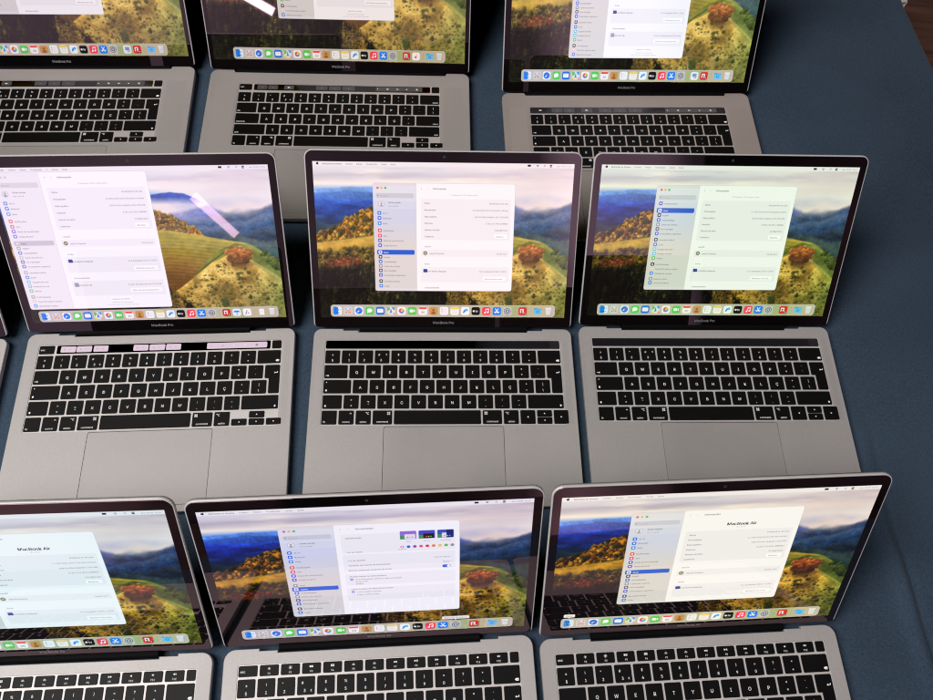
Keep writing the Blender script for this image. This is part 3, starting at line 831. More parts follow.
        for i, c in enumerate([(230, 120, 190), (40, 100, 220), (160, 70, 170), (236, 80, 140), (226, 60, 60), (240, 130, 50), (246, 200, 70), (100, 190, 80), (150, 150, 150)]):
            mb.poly(circle(X(0.675 + 0.0355 * i), Y(0.255), 1.75, 14), zt, 0, C(*c))
            if i == 0:
                mb.poly(circle(X(0.675), Y(0.255), 0.8, 10), zt + 0.01, 0, C(250, 250, 250))
        mb.text('Multicolor', X(0.675), Y(0.285), 2.4, zt, 0, C(120, 118, 124), 'c')
        mb.poly(rrect(X(0.9), Y(0.50), X(0.95), Y(0.468), 1.8), zt, 0, C(24, 96, 214)); mb.poly(circle(X(0.937), Y(0.484), 1.7, 12), zt + 0.01, 0, WHITE)
        row(0.555, 'Mostrar barras de deslocamento', None); row(0.70, 'Clicar na barra de deslocamento para', None)
        for y, s, on in ((0.59, 'Automaticamente conforme o rato ou trackpad', 1), (0.615, 'Ao percorrer', 0), (0.64, 'Sempre', 0), (0.735, 'Ir para a página seguinte', 1), (0.765, 'Ir para o ponto clicado', 0)):
            mb.poly(circle(X(0.37), Y(y), 1.5, 12), zt, 0, C(*((24, 96, 214) if on else (206, 204, 208)))); mb.poly(circle(X(0.37), Y(y), 0.65 if on else 1.2, 10), zt + 0.01, 0, WHITE)
            mb.text(s, X(0.39), Y(y + 0.009), 2.8, zt, 0, C(66, 64, 70), 'l', 0.005)
    return mb.mesh('settings_window', [M_SCREEN])


# ------------------------------------------------------------------ keyboards
GAP = 2.15
PITCH = (274.2 + GAP) / 14.5
ROWH = 18.6
KH = 16.5
_keym = {}


def key_mesh(w, h, items, outline=None, oid=None):
    """one key cap, lower-left corner at 0,0, with its printed legend. items: (text, fx, fy, size, align)."""
    k = (round(w, 2), round(h, 2), tuple(items), oid)
    if k in _keym:
        return _keym[k]
    mb = MB()
    pts = outline or rrect(0, 0, w, h, 1.3, 3)
    mb.slab(pts, 0, 0.72, 0.25, 0, bottom=False)
    for s, x, y, sz, al in items:
        if s.startswith('@'):
            sym(mb, s[1:], x, y, sz, 0.75)
        else:
            k_ = 1.30 if FONT else 1.12
            mb.text(s, x, y, sz * k_, 0.75, 1, None, al, 0.0, maxw=w - 1.8 if len(s) > 2 else None)
    me = mb.mesh('key', [M_KEY, M_LEGEND])
    _keym[k] = me
    return me


def sym(mb, k, x, y, s, z, mat=1):
    P = lambda pts: mb.poly([(x + a * s, y + b * s) for a, b in pts], z, mat)
    if k == 'left': P([(-0.4, 0), (0.3, -0.4), (0.3, 0.4)])
    elif k == 'right': P([(0.4, 0), (-0.3, 0.4), (-0.3, -0.4)])
    elif k == 'up': P([(0, 0.4), (-0.4, -0.3), (0.4, -0.3)])
    elif k == 'down': P([(0, -0.4), (0.4, 0.3), (-0.4, 0.3)])
    elif k == 'shift': P([(0, 0.7), (-0.7, 0), (-0.35, 0), (-0.35, -0.6), (0.35, -0.6), (0.35, 0), (0.7, 0)])
    elif k == 'bksp':
        P([(-0.9, 0), (-0.3, 0.55), (0.9, 0.55), (0.9, -0.55), (-0.3, -0.55)])
        mb.text('×', x + 0.28 * s, y - 0.42 * s, s * 1.3, z + 0.02, 0, None, 'c', 0.03)
    elif k == 'tab': P([(-0.9, -0.12), (0.2, -0.12), (0.2, -0.5), (0.7, 0), (0.7, -0.5), (0.9, -0.5), (0.9, 0.5), (0.7, 0.5), (0.7, 0), (0.2, 0.5), (0.2, 0.12), (-0.9, 0.12)])
    elif k == 'ret':
        P([(-0.9, -0.1), (-0.35, 0.4), (-0.35, 0.05), (0.6, 0.05), (0.6, 0.6), (0.85, 0.6), (0.85, -0.22), (-0.35, -0.22), (-0.35, -0.6)])
    elif k == 'cmd':
        for a in (-0.42, 0.42):
            for b in (-0.42, 0.42):
                mb.poly(circle(x + a * s, y + b * s, 0.3 * s, 10), z, mat); mb.poly(circle(x + a * s, y + b * s, 0.13 * s, 8), z + 0.02, 0)
        P([(-0.42, -0.2), (0.42, -0.2), (0.42, -0.34), (-0.42, -0.34)]); P([(-0.42, 0.34), (0.42, 0.34), (0.42, 0.2), (-0.42, 0.2)])
        P([(-0.34, -0.42), (-0.2, -0.42), (-0.2, 0.42), (-0.34, 0.42)]); P([(0.2, -0.42), (0.34, -0.42), (0.34, 0.42), (0.2, 0.42)])
    elif k == 'opt':
        P([(-0.8, 0.5), (-0.8, 0.34), (-0.35, 0.34), (0.2, -0.5), (0.8, -0.5), (0.8, -0.34), (0.32, -0.34), (-0.22, 0.5)]); P([(0.15, 0.5), (0.15, 0.34), (0.8, 0.34), (0.8, 0.5)])
    elif k == 'ctrl': P([(-0.6, -0.25), (-0.42, -0.35), (0, 0.15), (0.42, -0.35), (0.6, -0.25), (0, 0.45)])
    elif k == 'sun':
        mb.poly(circle(x, y, 0.36 * s, 10), z, mat)
        for i in range(8):
            a = i * math.pi / 4
            mb.poly(circle(x + 0.68 * s * math.cos(a), y + 0.68 * s * math.sin(a), 0.13 * s, 6), z, mat)
    elif k == 'mission':
        P([(-0.9, -0.4), (-0.1, -0.4), (-0.1, 0.4), (-0.9, 0.4)]); P([(0.1, 0.05), (0.8, 0.05), (0.8, 0.4), (0.1, 0.4)]); P([(0.1, -0.4), (0.8, -0.4), (0.8, -0.1), (0.1, -0.1)])
    elif k == 'grid':
        for i in range(3):
            for j in range(2):
                P([(-0.8 + 0.57 * i, -0.5 + 0.55 * j), (-0.38 + 0.57 * i, -0.5 + 0.55 * j), (-0.38 + 0.57 * i, -0.08 + 0.55 * j), (-0.8 + 0.57 * i, -0.08 + 0.55 * j)])
    elif k == 'kbd':
        P([(-0.8, -0.35), (-0.6, -0.35), (0, 0.2), (0.6, -0.35), (0.8, -0.35), (0, 0.42)]); P([(-0.4, -0.5), (0.4, -0.5), (0.4, -0.35), (-0.4, -0.35)])
    elif k == 'rew': P([(-0.9, 0), (-0.1, 0.45), (-0.1, -0.45)][::-1]); P([(0, 0), (0.8, 0.45), (0.8, -0.45)][::-1])
    elif k == 'fwd': P([(0.9, 0), (0.1, 0.45), (0.1, -0.45)]); P([(0, 0), (-0.8, 0.45), (-0.8, -0.45)])
    elif k == 'play': P([(0.1, 0), (-0.8, 0.45), (-0.8, -0.45)]); P([(0.25, -0.45), (0.45, -0.45), (0.45, 0.45), (0.25, 0.45)]); P([(0.6, -0.45), (0.8, -0.45), (0.8, 0.45), (0.6, 0.45)])
    elif k in ('mute', 'vdn', 'vup'):
        P([(-0.6, -0.2), (-0.3, -0.2), (0.1, -0.5), (0.1, 0.5), (-0.3, 0.2), (-0.6, 0.2)])
        for i in range({'mute': 0, 'vdn': 1, 'vup': 3}[k]):
            P([(0.25 + 0.22 * i, -0.2 - 0.1 * i), (0.36 + 0.22 * i, -0.2 - 0.1 * i), (0.36 + 0.22 * i, 0.2 + 0.1 * i), (0.25 + 0.22 * i, 0.2 + 0.1 * i)])
    elif k == 'dot': mb.poly(circle(x, y, s, 10), z, mat)


def two(a, b, w=PITCH - GAP, h=KH):
    return [(a, w / 2, h * 0.58, 3.7, 'c'), (b, w / 2, h * 0.16, 3.9, 'c')]


def rows_for(layout, arrows):
    """list of rows; a key is (width in units, legend items)."""
    W1 = PITCH - GAP
    def kw(u): return u * PITCH - GAP
    L = lambda s: (1, [(s, W1 / 2, KH * 0.33, 4.8, 'c')])
    ansi = layout == 'ansi'
    word = lambda u, s, right=False: (u, [(s, kw(u) - 1.6 if right else 1.6, 1.7, 2.9, 'r' if right else 'l')])
    r1 = [(1, two('±', '§')), (1, two('!', '1')), (1, [('"', W1 * 0.3, KH * 0.58, 3.7, 'c'), ('2', W1 / 2 - (1.6 if not ansi else 0), KH * 0.16, 3.9, 'c'), ('@', W1 * 0.78, KH * (0.62 if arrows == 'full' else 0.18), 2.9, 'c')]),
          (1, [('#', W1 * 0.3, KH * 0.58, 3.7, 'c'), ('3', W1 / 2 - 1.2, KH * 0.16, 3.9, 'c'), ('€', W1 * 0.8, KH * (0.62 if arrows == 'full' else 0.18), 2.9, 'c')])]
    r1 += [(1, two(a, b)) for a, b in zip('$%&/()=?*', "4567890'+")]
    bk = (1.5, [('@bksp', kw(1.5) - 3.6, 3.4, 2.2, 'c')])
    if ansi:
        bk = word(1.5, 'delete', True)
    r1.append(bk)
    tab = word(1.5, 'tab') if ansi else (1.5, [('@tab', 3.6, 3.2, 2.0, 'c')])
    r2 = [tab] + [L(c) for c in 'QWERTYUIOP'] + [(1, two('ª', 'º')), (1, two('`', '´'))]
    if ansi:
        r2.append((1, two('|', '\\')))
        r3 = [word(1.75, 'caps lock')] + [L(c) for c in 'ASDFGHJKLÇ'] + [(1, two('^', '~')), word(1.75, 'return', True)]
        r4 = [word(2.25, 'shift')] + [L(c) for c in 'ZXCVBNM'] + [(1, two(';', ',')), (1, two(':', '.')), (1, two('_', '-')), word(2.25, 'shift', True)]
    else:
        r2.append('iso')
        r3 = [(1.75, [('@shift', 3.4, 3.6, 1.9, 'c'), ('@dot', 3.4, KH - 3.2, 0.55, 'c')])] + [L(c) for c in 'ASDFGHJKLÇ'] + [(1, two('^', '~')), (1, two('|', '\\'))]
        r4 = [(1.25, [('@shift', 3.4, 3.4, 1.9, 'c')]), (1, two('>', '<'))] + [L(c) for c in 'ZXCVBNM'] + [(1, two(';', ',')), (1, two(':', '.')), (1, two('_', '-')), (2.25, [('@shift', kw(2.25) - 3.4, 3.4, 1.9, 'c')])]
    small = 3.05
    r5 = [(1, [('fn', 2.0, 2.0, small, 'l')]),
          (1, [('@ctrl', W1 - 3.6, KH - 3.6, 2.0, 'c'), ('control', W1 / 2, 2.0, small - 0.35, 'c')]),
          (1, [('@opt', W1 - 4.0, KH - 3.6, 2.4, 'c'), ('option', W1 / 2, 2.0, small - 0.2, 'c')]),
          (1.25, [('@cmd', kw(1.25) - 3.8, KH - 3.6, 2.5, 'c'), ('command', kw(1.25) / 2, 2.0, small, 'c')]),
          (5.25, []),
          (1.25, [('@cmd', 3.8, KH - 3.6, 2.5, 'c'), ('command', kw(1.25) / 2, 2.0, small, 'c')]),
          (1, [('@opt', 4.0, KH - 3.6, 2.4, 'c'), ('option', W1 / 2, 2.0, small - 0.2, 'c')]), 'arrows']
    return [r1, r2, r3, r4, r5]


def build_keyboard(root, spec, H):
    """keys stand in the tray; x centre 0, y runs away from the viewer, so rows go to negative y."""
    k0 = spec['k0']; kwid = 274.2 + (spec.get('kx', 0))
    zt = H - 0.62
    x0 = -kwid / 2
    tray = MB()
    tray.poly(rrect(x0 - 0.9, -(spec['k1'] + 0.9), x0 + kwid + 0.9, -(k0 - 0.9), 1.8), zt - 0.02, 0)
    kb = link('keyboard', tray.mesh('keyboard', [M_WELL]), root)

    def put(x, ytop, w, h, items, outline=None, oid=None):
        o = link('key', key_mesh(w, h, items, outline, oid), kb)
        o.location = (x * MM, -(ytop + h) * MM, zt * MM)
    topstyle = spec['top']
    if topstyle == 'fn':
        fp = (kwid + GAP - 11.0) / 13
        h = 10.0
        syms = ['sun', 'sun', 'mission', 'grid', 'kbd', 'kbd', 'rew', 'play', 'fwd', 'mute', 'vdn', 'vup']
        put(x0, k0, fp - GAP, h, [('esc', 1.8, 3.6, 3.3, 'l')])
        for i, s in enumerate(syms):
            sz = 2.4 if i != 0 else 1.9
            put(x0 + fp * (i + 1), k0, fp - GAP, h, [('@' + s, (fp - GAP) / 2, 6.6, sz * 0.85, 'c'), ('F%d' % (i + 1), (fp - GAP) / 2, 1.5, 2.4, 'c')])
        put(x0 + fp * 13, k0, kwid - fp * 13, h, [])
        y = k0 + h + GAP
    else:
        h = spec['tbh']
        a, b = x0, x0 + kwid
        tb = MB()
        if topstyle == 'esc':
            put(x0, k0, PITCH - GAP, h, [('esc', 1.8, h / 2 - 1.2, 3.2, 'l')])
            put(x0 + kwid - 10.6, k0, 10.6, h, [])
            a = x0 + PITCH + 0.6; b = x0 + kwid - 10.6 - GAP
        tb.slab(rrect(a, -(k0 + h), b, -k0, 1.2, 3), zt, H - 0.05, 0.15, 0, bottom=False)
        if topstyle == 'full':
            tb.poly(rrect(b - 11.5, -(k0 + h) + 0.2, b - 0.3, -k0 - 0.2, 1.0), H - 0.03, 1)
        strip = link('touch_bar', tb.mesh('touch_bar', [M_STRIP, M_STRIPID]), root)
        zb = H - 0.02
        yc = -(k0 + h / 2)

        def btn(xa, xb, mat, items=(), nm='touch_button', hh=None):
            m = MB()
            q = (hh or h * 0.72) / 2
            m.poly(rrect(xa, yc - q, xb, yc + q, 1.2), zb, 0)
            for s, x, sz, mi in items:
                sym(m, s, x, yc, sz, zb + 0.03, mi)
            link(nm, m.mesh(nm, [mat, M_GREYB, M_WHITEB]), strip)
        if spec['tb'] == 'pink':
            w = b - a
            for f0, f1 in ((0.018, 0.088), (0.091, 0.162), (0.17, 0.238), (0.355, 0.425), (0.43, 0.503), (0.508, 0.578)):
                btn(a + w * f0, a + w * f1, M_PINK, [('dot', a + w * (f0 + f1) / 2 - 4, 0.7, 1), ('rew', a + w * (f0 + f1) / 2 + 2, 1.1, 1)])
            btn(a + w * 0.70, a + w * 0.985, M_PINK, [(s, a + w * (0.72 + 0.054 * i), 1.6, 2 if i in (2, 3) else 1) for i, s in enumerate(('left', 'sun', 'vdn', 'mute', 'dot'))])
        elif spec['tb'] == 'lit':
            w = b - a
            if topstyle == 'full':
                btn(a + 8, a + 20, M_STRIP, [('rew', a + 14, 2.2, 2), ('mission', a + 14, 1.6, 2)])
            for f0, f1 in ((0.02, 0.075), (0.08, 0.135), (0.35, 0.415), (0.425, 0.49), (0.50, 0.57)):
                f0 += 0.09 if topstyle == 'full' and f0 < 0.2 else 0; f1 += 0.09 if topstyle == 'full' and f1 < 0.2 else 0
                btn(a + w * f0, a + w * f1, M_DIMB, [('kbd', a + w * (f0 + f1) / 2, 1.7, 1)])
            f0 = 0.17 + (0.09 if topstyle == 'full' else 0)
            btn(a + w * f0, a + w * (f0 + 0.055), M_DIMB, [('mission', a + w * (f0 + 0.027), 1.9, 2)])
            btn(a + w * 0.69, a + w * 0.955, M_DIMB, [(s, a + w * (0.70 + 0.056 * i), 2.1, 2) for i, s in enumerate(('left', 'sun', 'vup', 'mute', 'sun'))])
        y = k0 + h + spec['tbg']
    rows = rows_for(spec['layout'], spec['arrows'])
    pitch = (kwid + GAP) / 14.5
    for ri, row in enumerate(rows):
        x = x0
        yt = y + ROWH * ri
        for it in row:
            if it == 'iso':
                w = pitch - GAP; h2 = ROWH + KH; xi = 0.25 * pitch
                out = [(xi, 1.3), (xi + 0.4, 0.4), (xi + 1.3, 0), (w - 1.3, 0), (w - 0.4, 0.4), (w, 1.3), (w, h2 - 1.3), (w - 0.4, h2 - 0.4), (w - 1.3, h2), (1.3, h2), (0.4, h2 - 0.4), (0, h2 - 1.3), (0, ROWH + 1.3), (0.4, ROWH + 0.4), (1.3, ROWH), (xi, ROWH)]
                put(x, yt, w, h2, [('@ret', w - 4.2, ROWH + KH * 0.42, 2.3, 'c')], out, 'iso')
                x += pitch
            elif it == 'arrows':
                w = pitch - GAP; hh = KH / 2 - (0.2 if spec['arrows'] == 'full' else 0.4)
                if spec['arrows'] == 'full':
                    put(x, yt, w, KH, [('@left', w / 2, KH / 2, 2.4, 'c')]); put(x + 2 * pitch, yt, w, KH, [('@right', w / 2, KH / 2, 2.4, 'c')])
                else:
                    put(x, yt + KH - hh, w, hh, [('@left', w / 2, hh / 2, 2.2, 'c')]); put(x + 2 * pitch, yt + KH - hh, w, hh, [('@right', w / 2, hh / 2, 2.2, 'c')])
                put(x + pitch, yt, w, hh, [('@up', w / 2, hh / 2, 2.2, 'c')]); put(x + pitch, yt + KH - hh, w, hh, [('@down', w / 2, hh / 2, 2.2, 'c')])
                x += 3 * pitch
            else:
                u, items = it
                put(x, yt, u * pitch - GAP, KH, items)
                x += u * pitch
    return kb


# ------------------------------------------------------------------ one laptop
GROUP = 'open laptops in rows on the dark blue cloth'
MENU = ['Definições do Sistema', 'Ficheiro', 'Edição', 'Visualização', 'Janela', 'Ajuda']
MENU_FINDER = ['Finder', 'Ficheiro', 'Edição', 'Visualização', 'Ir', 'Janela', 'Ajuda']
CLS = {
    'pro13': dict(W=304.1, D=212.4, dw=286.5, dh=179.0, hy=-0.3, v0=14.3, vt=206.0, H=11.0, k0=15.4, k1=119.2, tbh=10.4, tbg=2.2, pad=(67.5, 121.4, 205.0), name='MacBook Pro', r=9.0),
    'air': dict(W=304.1, D=212.4, dw=286.5, dh=179.0, hy=-2.0, v0=11.9, vt=203.6, H=11.0, k0=15.2, k1=119.4, tbh=10, tbg=2.5, pad=(60.0, 123.0, 205.0), name='MacBook Air', r=11.0),
    'p16': dict(W=357.9, D=245.9, dw=344.6, dh=215.4, hy=2.0, v0=15.0, vt=240.5, H=12.0, k0=25.4, k1=131.5, tbh=10.4, tbg=4.2, pad=(80.0, 137.0, 238.0), name='MacBook Pro', r=10.0),
    'p15': dict(W=349.3, D=240.7, dw=331.4, dh=207.1, hy=1.1, v0=15.4, vt=235.5, H=11.5, k0=26.0, k1=130.0, tbh=10.4, tbg=2.4, pad=(80.0, 134.0, 234.0), name='MacBook Pro', r=10.0),
}


def laptop(cls, x, y, yaw, lid, label, top='full', tb='dark', layout='iso', arrows='full', tint=(1, 1, 1), win=None, dock=(('booth',), ('folder', 'trash')), tooltip=None, gamma=1.0, metal=(1, 1, 1), menu=MENU, clock='qua. 29/05  15:26'):
    c = dict(CLS[cls]); c.update(top=top, tb=tb, layout=layout, arrows=arrows)
    W, D, H, r = c['W'], c['D'], c['H'], c['r']
    root = bpy.data.objects.new('laptop', None); COL.objects.link(root)
    root.empty_display_size = 0.05
    root.location = (x * MM, y * MM, 0); root.rotation_euler = (0, 0, R(yaw))
    tag(root, label, 'laptop', GROUP)
    w = W / 2
    # ---- base: outline counter-clockwise, rear edge at y = 0 with the hinge cut-out
    n1, n2 = w - 34, w - 52
    if cls in ('p16', 'p15'):
        n1, n2 = w - 32, w - 33
    out = rrect(-w, -D, w, 0, r, 6)
    rear = [p for p in out if p[1] > -r - 0.01 and p[0] > 0]
    left = [p for p in out if p[1] > -r - 0.01 and p[0] < 0]
    front = [p for p in out if p[1] < -D + r + 0.01]
    s1, s2 = (2.2, 4.4)
    outline = front + rear + [(n1, 0), (n1, -s1), (n2, -s1), (n2, -s2), (-n2, -s2), (-n2, -s1), (-n1, -s1), (-n1, 0)] + left
    base = MB()
    low = inset(outline, 3.0)
    base.poly(low[::-1], 0.6)
    base.ring(low, 0.6, outline, H * 0.45)
    base.ring(outline, H * 0.45, outline, H - 0.5)
    rim = inset(outline, 0.45)
    base.ring(outline, H - 0.5, rim, H)
    well = rrect(-137.1 - 1.0, -(c['k1'] + 1.0), 138.1, -(c['k0'] - 1.0), 2.0, 4)
    px, p0, p1 = c['pad']
    padh = rrect(-px, -p1, px, -p0, 2.6, 5)
    base.holed(rim, [well, padh], H)
    welli = inset(well, 0.25)
    base.ring(welli, H - 0.66, well, H)
    base.ring(padh, H - 1.2, padh, H)
    # four feet under the base
    for fx in (-w + 22, w - 22):
        for fy in (-D + 20, -20):
            base.slab(circle(fx, fy, 6, 16), 0.0, 0.7, 0.1)
    link('base', base.mesh('base', [M_ALU]), root)
    build_keyboard(root, c, H)
    tp = MB()
    tp.slab(rrect(-px + 0.45, -p1 + 0.45, px - 0.45, -p0 - 0.45, 2.3, 5), H - 1.2, H - 0.12, 0.12, 0, bottom=False)
    link('trackpad', tp.mesh('trackpad', [M_PAD]), root)
    if cls in ('p16', 'p15', 'pro13'):
        ga, gb = (141.0, w - 4.5) if cls == 'pro13' else (142.5, w - 9)
        for sgn in (-1, 1):
            g = MB()
            xa, xb = sorted((sgn * ga, sgn * gb))
            g.poly(rrect(xa, -c['k1'] + 0.5, xb, -c['k0'] - 0.5, 0.8), H + 0.02)
            link('speaker_grille', g.mesh('speaker_grille', [M_GRILLE]), root)
    # ---- hinge cover
    hg = MB()
    N = 12
    a = [(-4.4 * math.cos(2 * math.pi * i / N), 4.4 * math.sin(2 * math.pi * i / N)) for i in range(N)]
    b0 = len(hg.v)
    for sx in (-(n2 - 1.0), n2 - 1.0):
        hg.v += [(sx, p[0] + 1.2, H - 3.0 + p[1]) for p in a]
    for i in range(N):
        j = (i + 1) % N
        hg.f.append((b0 + i, b0 + j, b0 + N + j, b0 + N + i)); hg.m.append(0); hg.c.append(None)
    hg.f.append(tuple(range(b0, b0 + N))[::-1]); hg.m.append(0); hg.c.append(None)
    hg.f.append(tuple(range(b0 + N, b0 + 2 * N))); hg.m.append(0); hg.c.append(None)
    link('hinge', hg.mesh('hinge', [M_RUBBER], smooth=False), root)
    # ---- lid: its own frame, x right, y up the screen, z out of the glass
    ML = Matrix.Translation((0, -c['hy'] * MM, H * MM)) @ Matrix.Rotation(math.pi - R(lid), 4, 'X')

    def place(o):
        o.matrix_local = ML
        return o
    vt = c['vt']
    lo = 2.0
    sh = MB()
    def lid_outline(xa, ya, xb, yb, rt_, rb_):
        top_ = [p for p in rrect(xa, ya, xb, yb, rt_, 6) if p[1] > (ya + yb) / 2]
        bot_ = [p for p in rrect(xa, ya, xb, yb, rb_, 5) if p[1] < (ya + yb) / 2]
        return bot_ + top_
    shell = lid_outline(-w, lo, w, vt, r, 4.5)
    sh.poly(inset(shell, 0.9), 0.0, 0)
    sh.ring(shell, -0.6, inset(shell, 0.35), 0.0, 1)
    sh.ring(inset(shell, 0.35), 0.0, inset(shell, 0.9), 0.0, 1)
    back = inset(shell, 1.6)
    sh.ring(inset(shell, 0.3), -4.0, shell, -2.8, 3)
    sh.ring(shell, -1.9, shell, -0.6, 1)
    sh.ring(shell, -2.8, shell, -1.9)
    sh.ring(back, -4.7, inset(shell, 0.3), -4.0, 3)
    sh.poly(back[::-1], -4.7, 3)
    for q, fc in enumerate(sh.f):      # the lower edge over the hinge is black
        ys_ = [sh.v[i][1] for i in fc]
        if max(ys_) < lo + 2.2:
            sh.m[q] = 2
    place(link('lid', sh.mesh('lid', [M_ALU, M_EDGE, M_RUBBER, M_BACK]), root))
    bz = MB()
    gl = lid_outline(-w + 1.25, lo + 0.1, w - 1.25, vt - 1.25, r - 1.2, 3.4)
    bz.slab(gl, 0.0, 0.25, 0.1, 0, bottom=False)
    bz.text(c['name'], 0, c['v0'] * 0.52 - 1.2 + (1.0 if cls == 'air' else 0), 5.7, 0.28, 1, None, 'c')
    # black rubber chin towards the hinge
    bz.slab(rrect(-n2 + 1, -3.0, n2 - 1, lo + 0.4, 0.5), -3.5, -0.1, 0.3, 2)
    bezel = place(link('bezel', bz.mesh('bezel', [M_BEZEL, M_NAME, M_RUBBER]), root))
    cy = (c['v0'] + c['dh'] + vt) / 2 - 0.5
    cm = MB()
    cm.poly(circle(0, cy, 1.35, 16), 0.28, 1); cm.poly(circle(0, cy, 0.85, 14), 0.31, 0)
    link('camera_lens', cm.mesh('camera_lens', [M_LENS, M_LENSR]), bezel)
    dw, dh = c['dw'], c['dh']
    x0, y0 = -dw / 2, c['v0']
    col = (*tint, 1)
    disp = place(link('display', wallpaper_mesh(dw, dh, x0, 0.0, 0.30), root))
    disp.matrix_local = ML @ Matrix.Translation((0, y0 * MM, 0))
    y0 = 0.0
    disp.color = (*tint, gamma)
    kids = []
    kids.append(link('menu_bar', menubar_mesh(dw, dh, x0, y0, 0.36, menu, clock), disp))
    if win:
        kids.append(link('settings_window', window_mesh(dw, dh, x0, y0, 0.42, **win), disp))
    dm, tip = dock_mesh(dw, dh, x0, y0, 0.36, *dock, tooltip=tooltip)
    kids.append(link('dock', dm, disp))
    if tip:
        kids.append(link('tooltip', tip, disp))
    for k in kids:
        k.color = col
    for k in root.children:
        if k != disp:
            k.color = (*metal, 1)
    return root


PRO, AIR = 'MacBook Pro', 'MacBook Air'
STD = dict(u0=0.2255, v0=0.127, wmm=157.5, hmm=123.5, kind='info', model=PRO)
TALL = dict(STD, hmm=157.0)

laptop('p16', -589.8, 737.0, 7.3, 124.03, 'large grey laptop at left end of back row, half cut off by photo edge', 'esc', 'lit', 'iso', 'tee',
       (0.80, 0.75, 0.79), gamma=0.97, win=dict(STD, u0=0.249, v0=0.182), dock=(('preview', 'booth'), ('folder', 'trash')), metal=(0.84, 0.82, 0.81))
laptop('p16', -211.6, 775.5, 5.81, 122.42, 'large grey laptop in the middle of the back row, keys printed tab and caps lock', 'esc', 'lit', 'ansi', 'tee',
       (0.83, 0.77, 0.75), gamma=0.95, win=dict(TALL, u0=0.272, v0=0.02, wmm=154.7), dock=(('booth', 'songs'), ('folder', 'trash')), metal=(0.88, 0.85, 0.83))
laptop('p15', 188.1, 786.6, 6.99, 124.12, 'brownish grey laptop at the right end of the back row, beside bare blue cloth', 'full', 'lit', 'iso', 'full',
       (0.90, 0.92, 0.97), dict(TALL, u0=0.243, v0=0.087), (('preview', 'booth'), ('folder', 'trash')), metal=(0.94, 0.85, 0.81))
laptop('pro13', -677.5, 307.0, 7.7, 127.5, 'laptop at far left of middle row, only a sliver of its right edge showing', 'esc', 'dark', 'iso', 'tee',
       (0.9, 0.87, 0.93), dict(STD))
laptop('pro13', -354.1, 355.2, 7.66, 126.87, 'grey laptop with lit pink touch strip and large pale window on its screen', 'esc', 'pink', 'iso', 'tee',
       (0.95, 0.89, 0.985), gamma=0.92, win=dict(TALL, u0=0.006, v0=0.028, focus=False), dock=(('booth', 'slides', 'text'), ('doc', 'trash')), menu=MENU_FINDER)
laptop('pro13', -29.7, 392.6, 5.95, 133.62, 'grey laptop in the very centre, with pinkish screen and unlit touch strip', 'full', 'dark', 'iso', 'full',
       (1.0, 0.92, 0.93), dict(STD))
laptop('pro13', 282.2, 428.9, 5.95, 128.76, 'grey laptop with greenish screen at the right end of the middle row', 'full', 'dark', 'iso', 'full',
       (0.84, 0.93, 0.80), gamma=1.2, win=dict(STD, u0=0.223, v0=0.122, scroll=0.40))
laptop('air', -369.6, -1.3, 7.27, 122.38, 'grey laptop with bluish white screen in the front row, cut off at left', 'fn', 'none', 'iso', 'tee',
       (0.77, 0.89, 0.92), gamma=1.5, win=dict(STD, v0=0.126, model=AIR))
laptop('air', -57.9, 41.2, 7.9, 120.73, 'grey laptop in the front row showing a page of coloured dots and three small thumbnails', 'fn', 'none', 'iso', 'tee',
       (0.86, 0.85, 0.93), gamma=1.55, win=dict(STD, kind='look', selected='asp', model=AIR), tooltip=('gear', 'Definições do Sistema'))
laptop('air', 250.8, 78.9, 7.84, 122.46, 'grey laptop with warm yellowish screen at the right end of the front row', 'fn', 'none', 'iso', 'tee',
       (0.93, 0.92, 0.84), gamma=1.5, win=dict(STD, v0=0.122, model=AIR), tooltip=('finder', 'Finder'))


# ------------------------------------------------------------------ cloth, floor, clip
def edge_x(yy):
    return 0.629 + (1.039 - yy) * 0.187


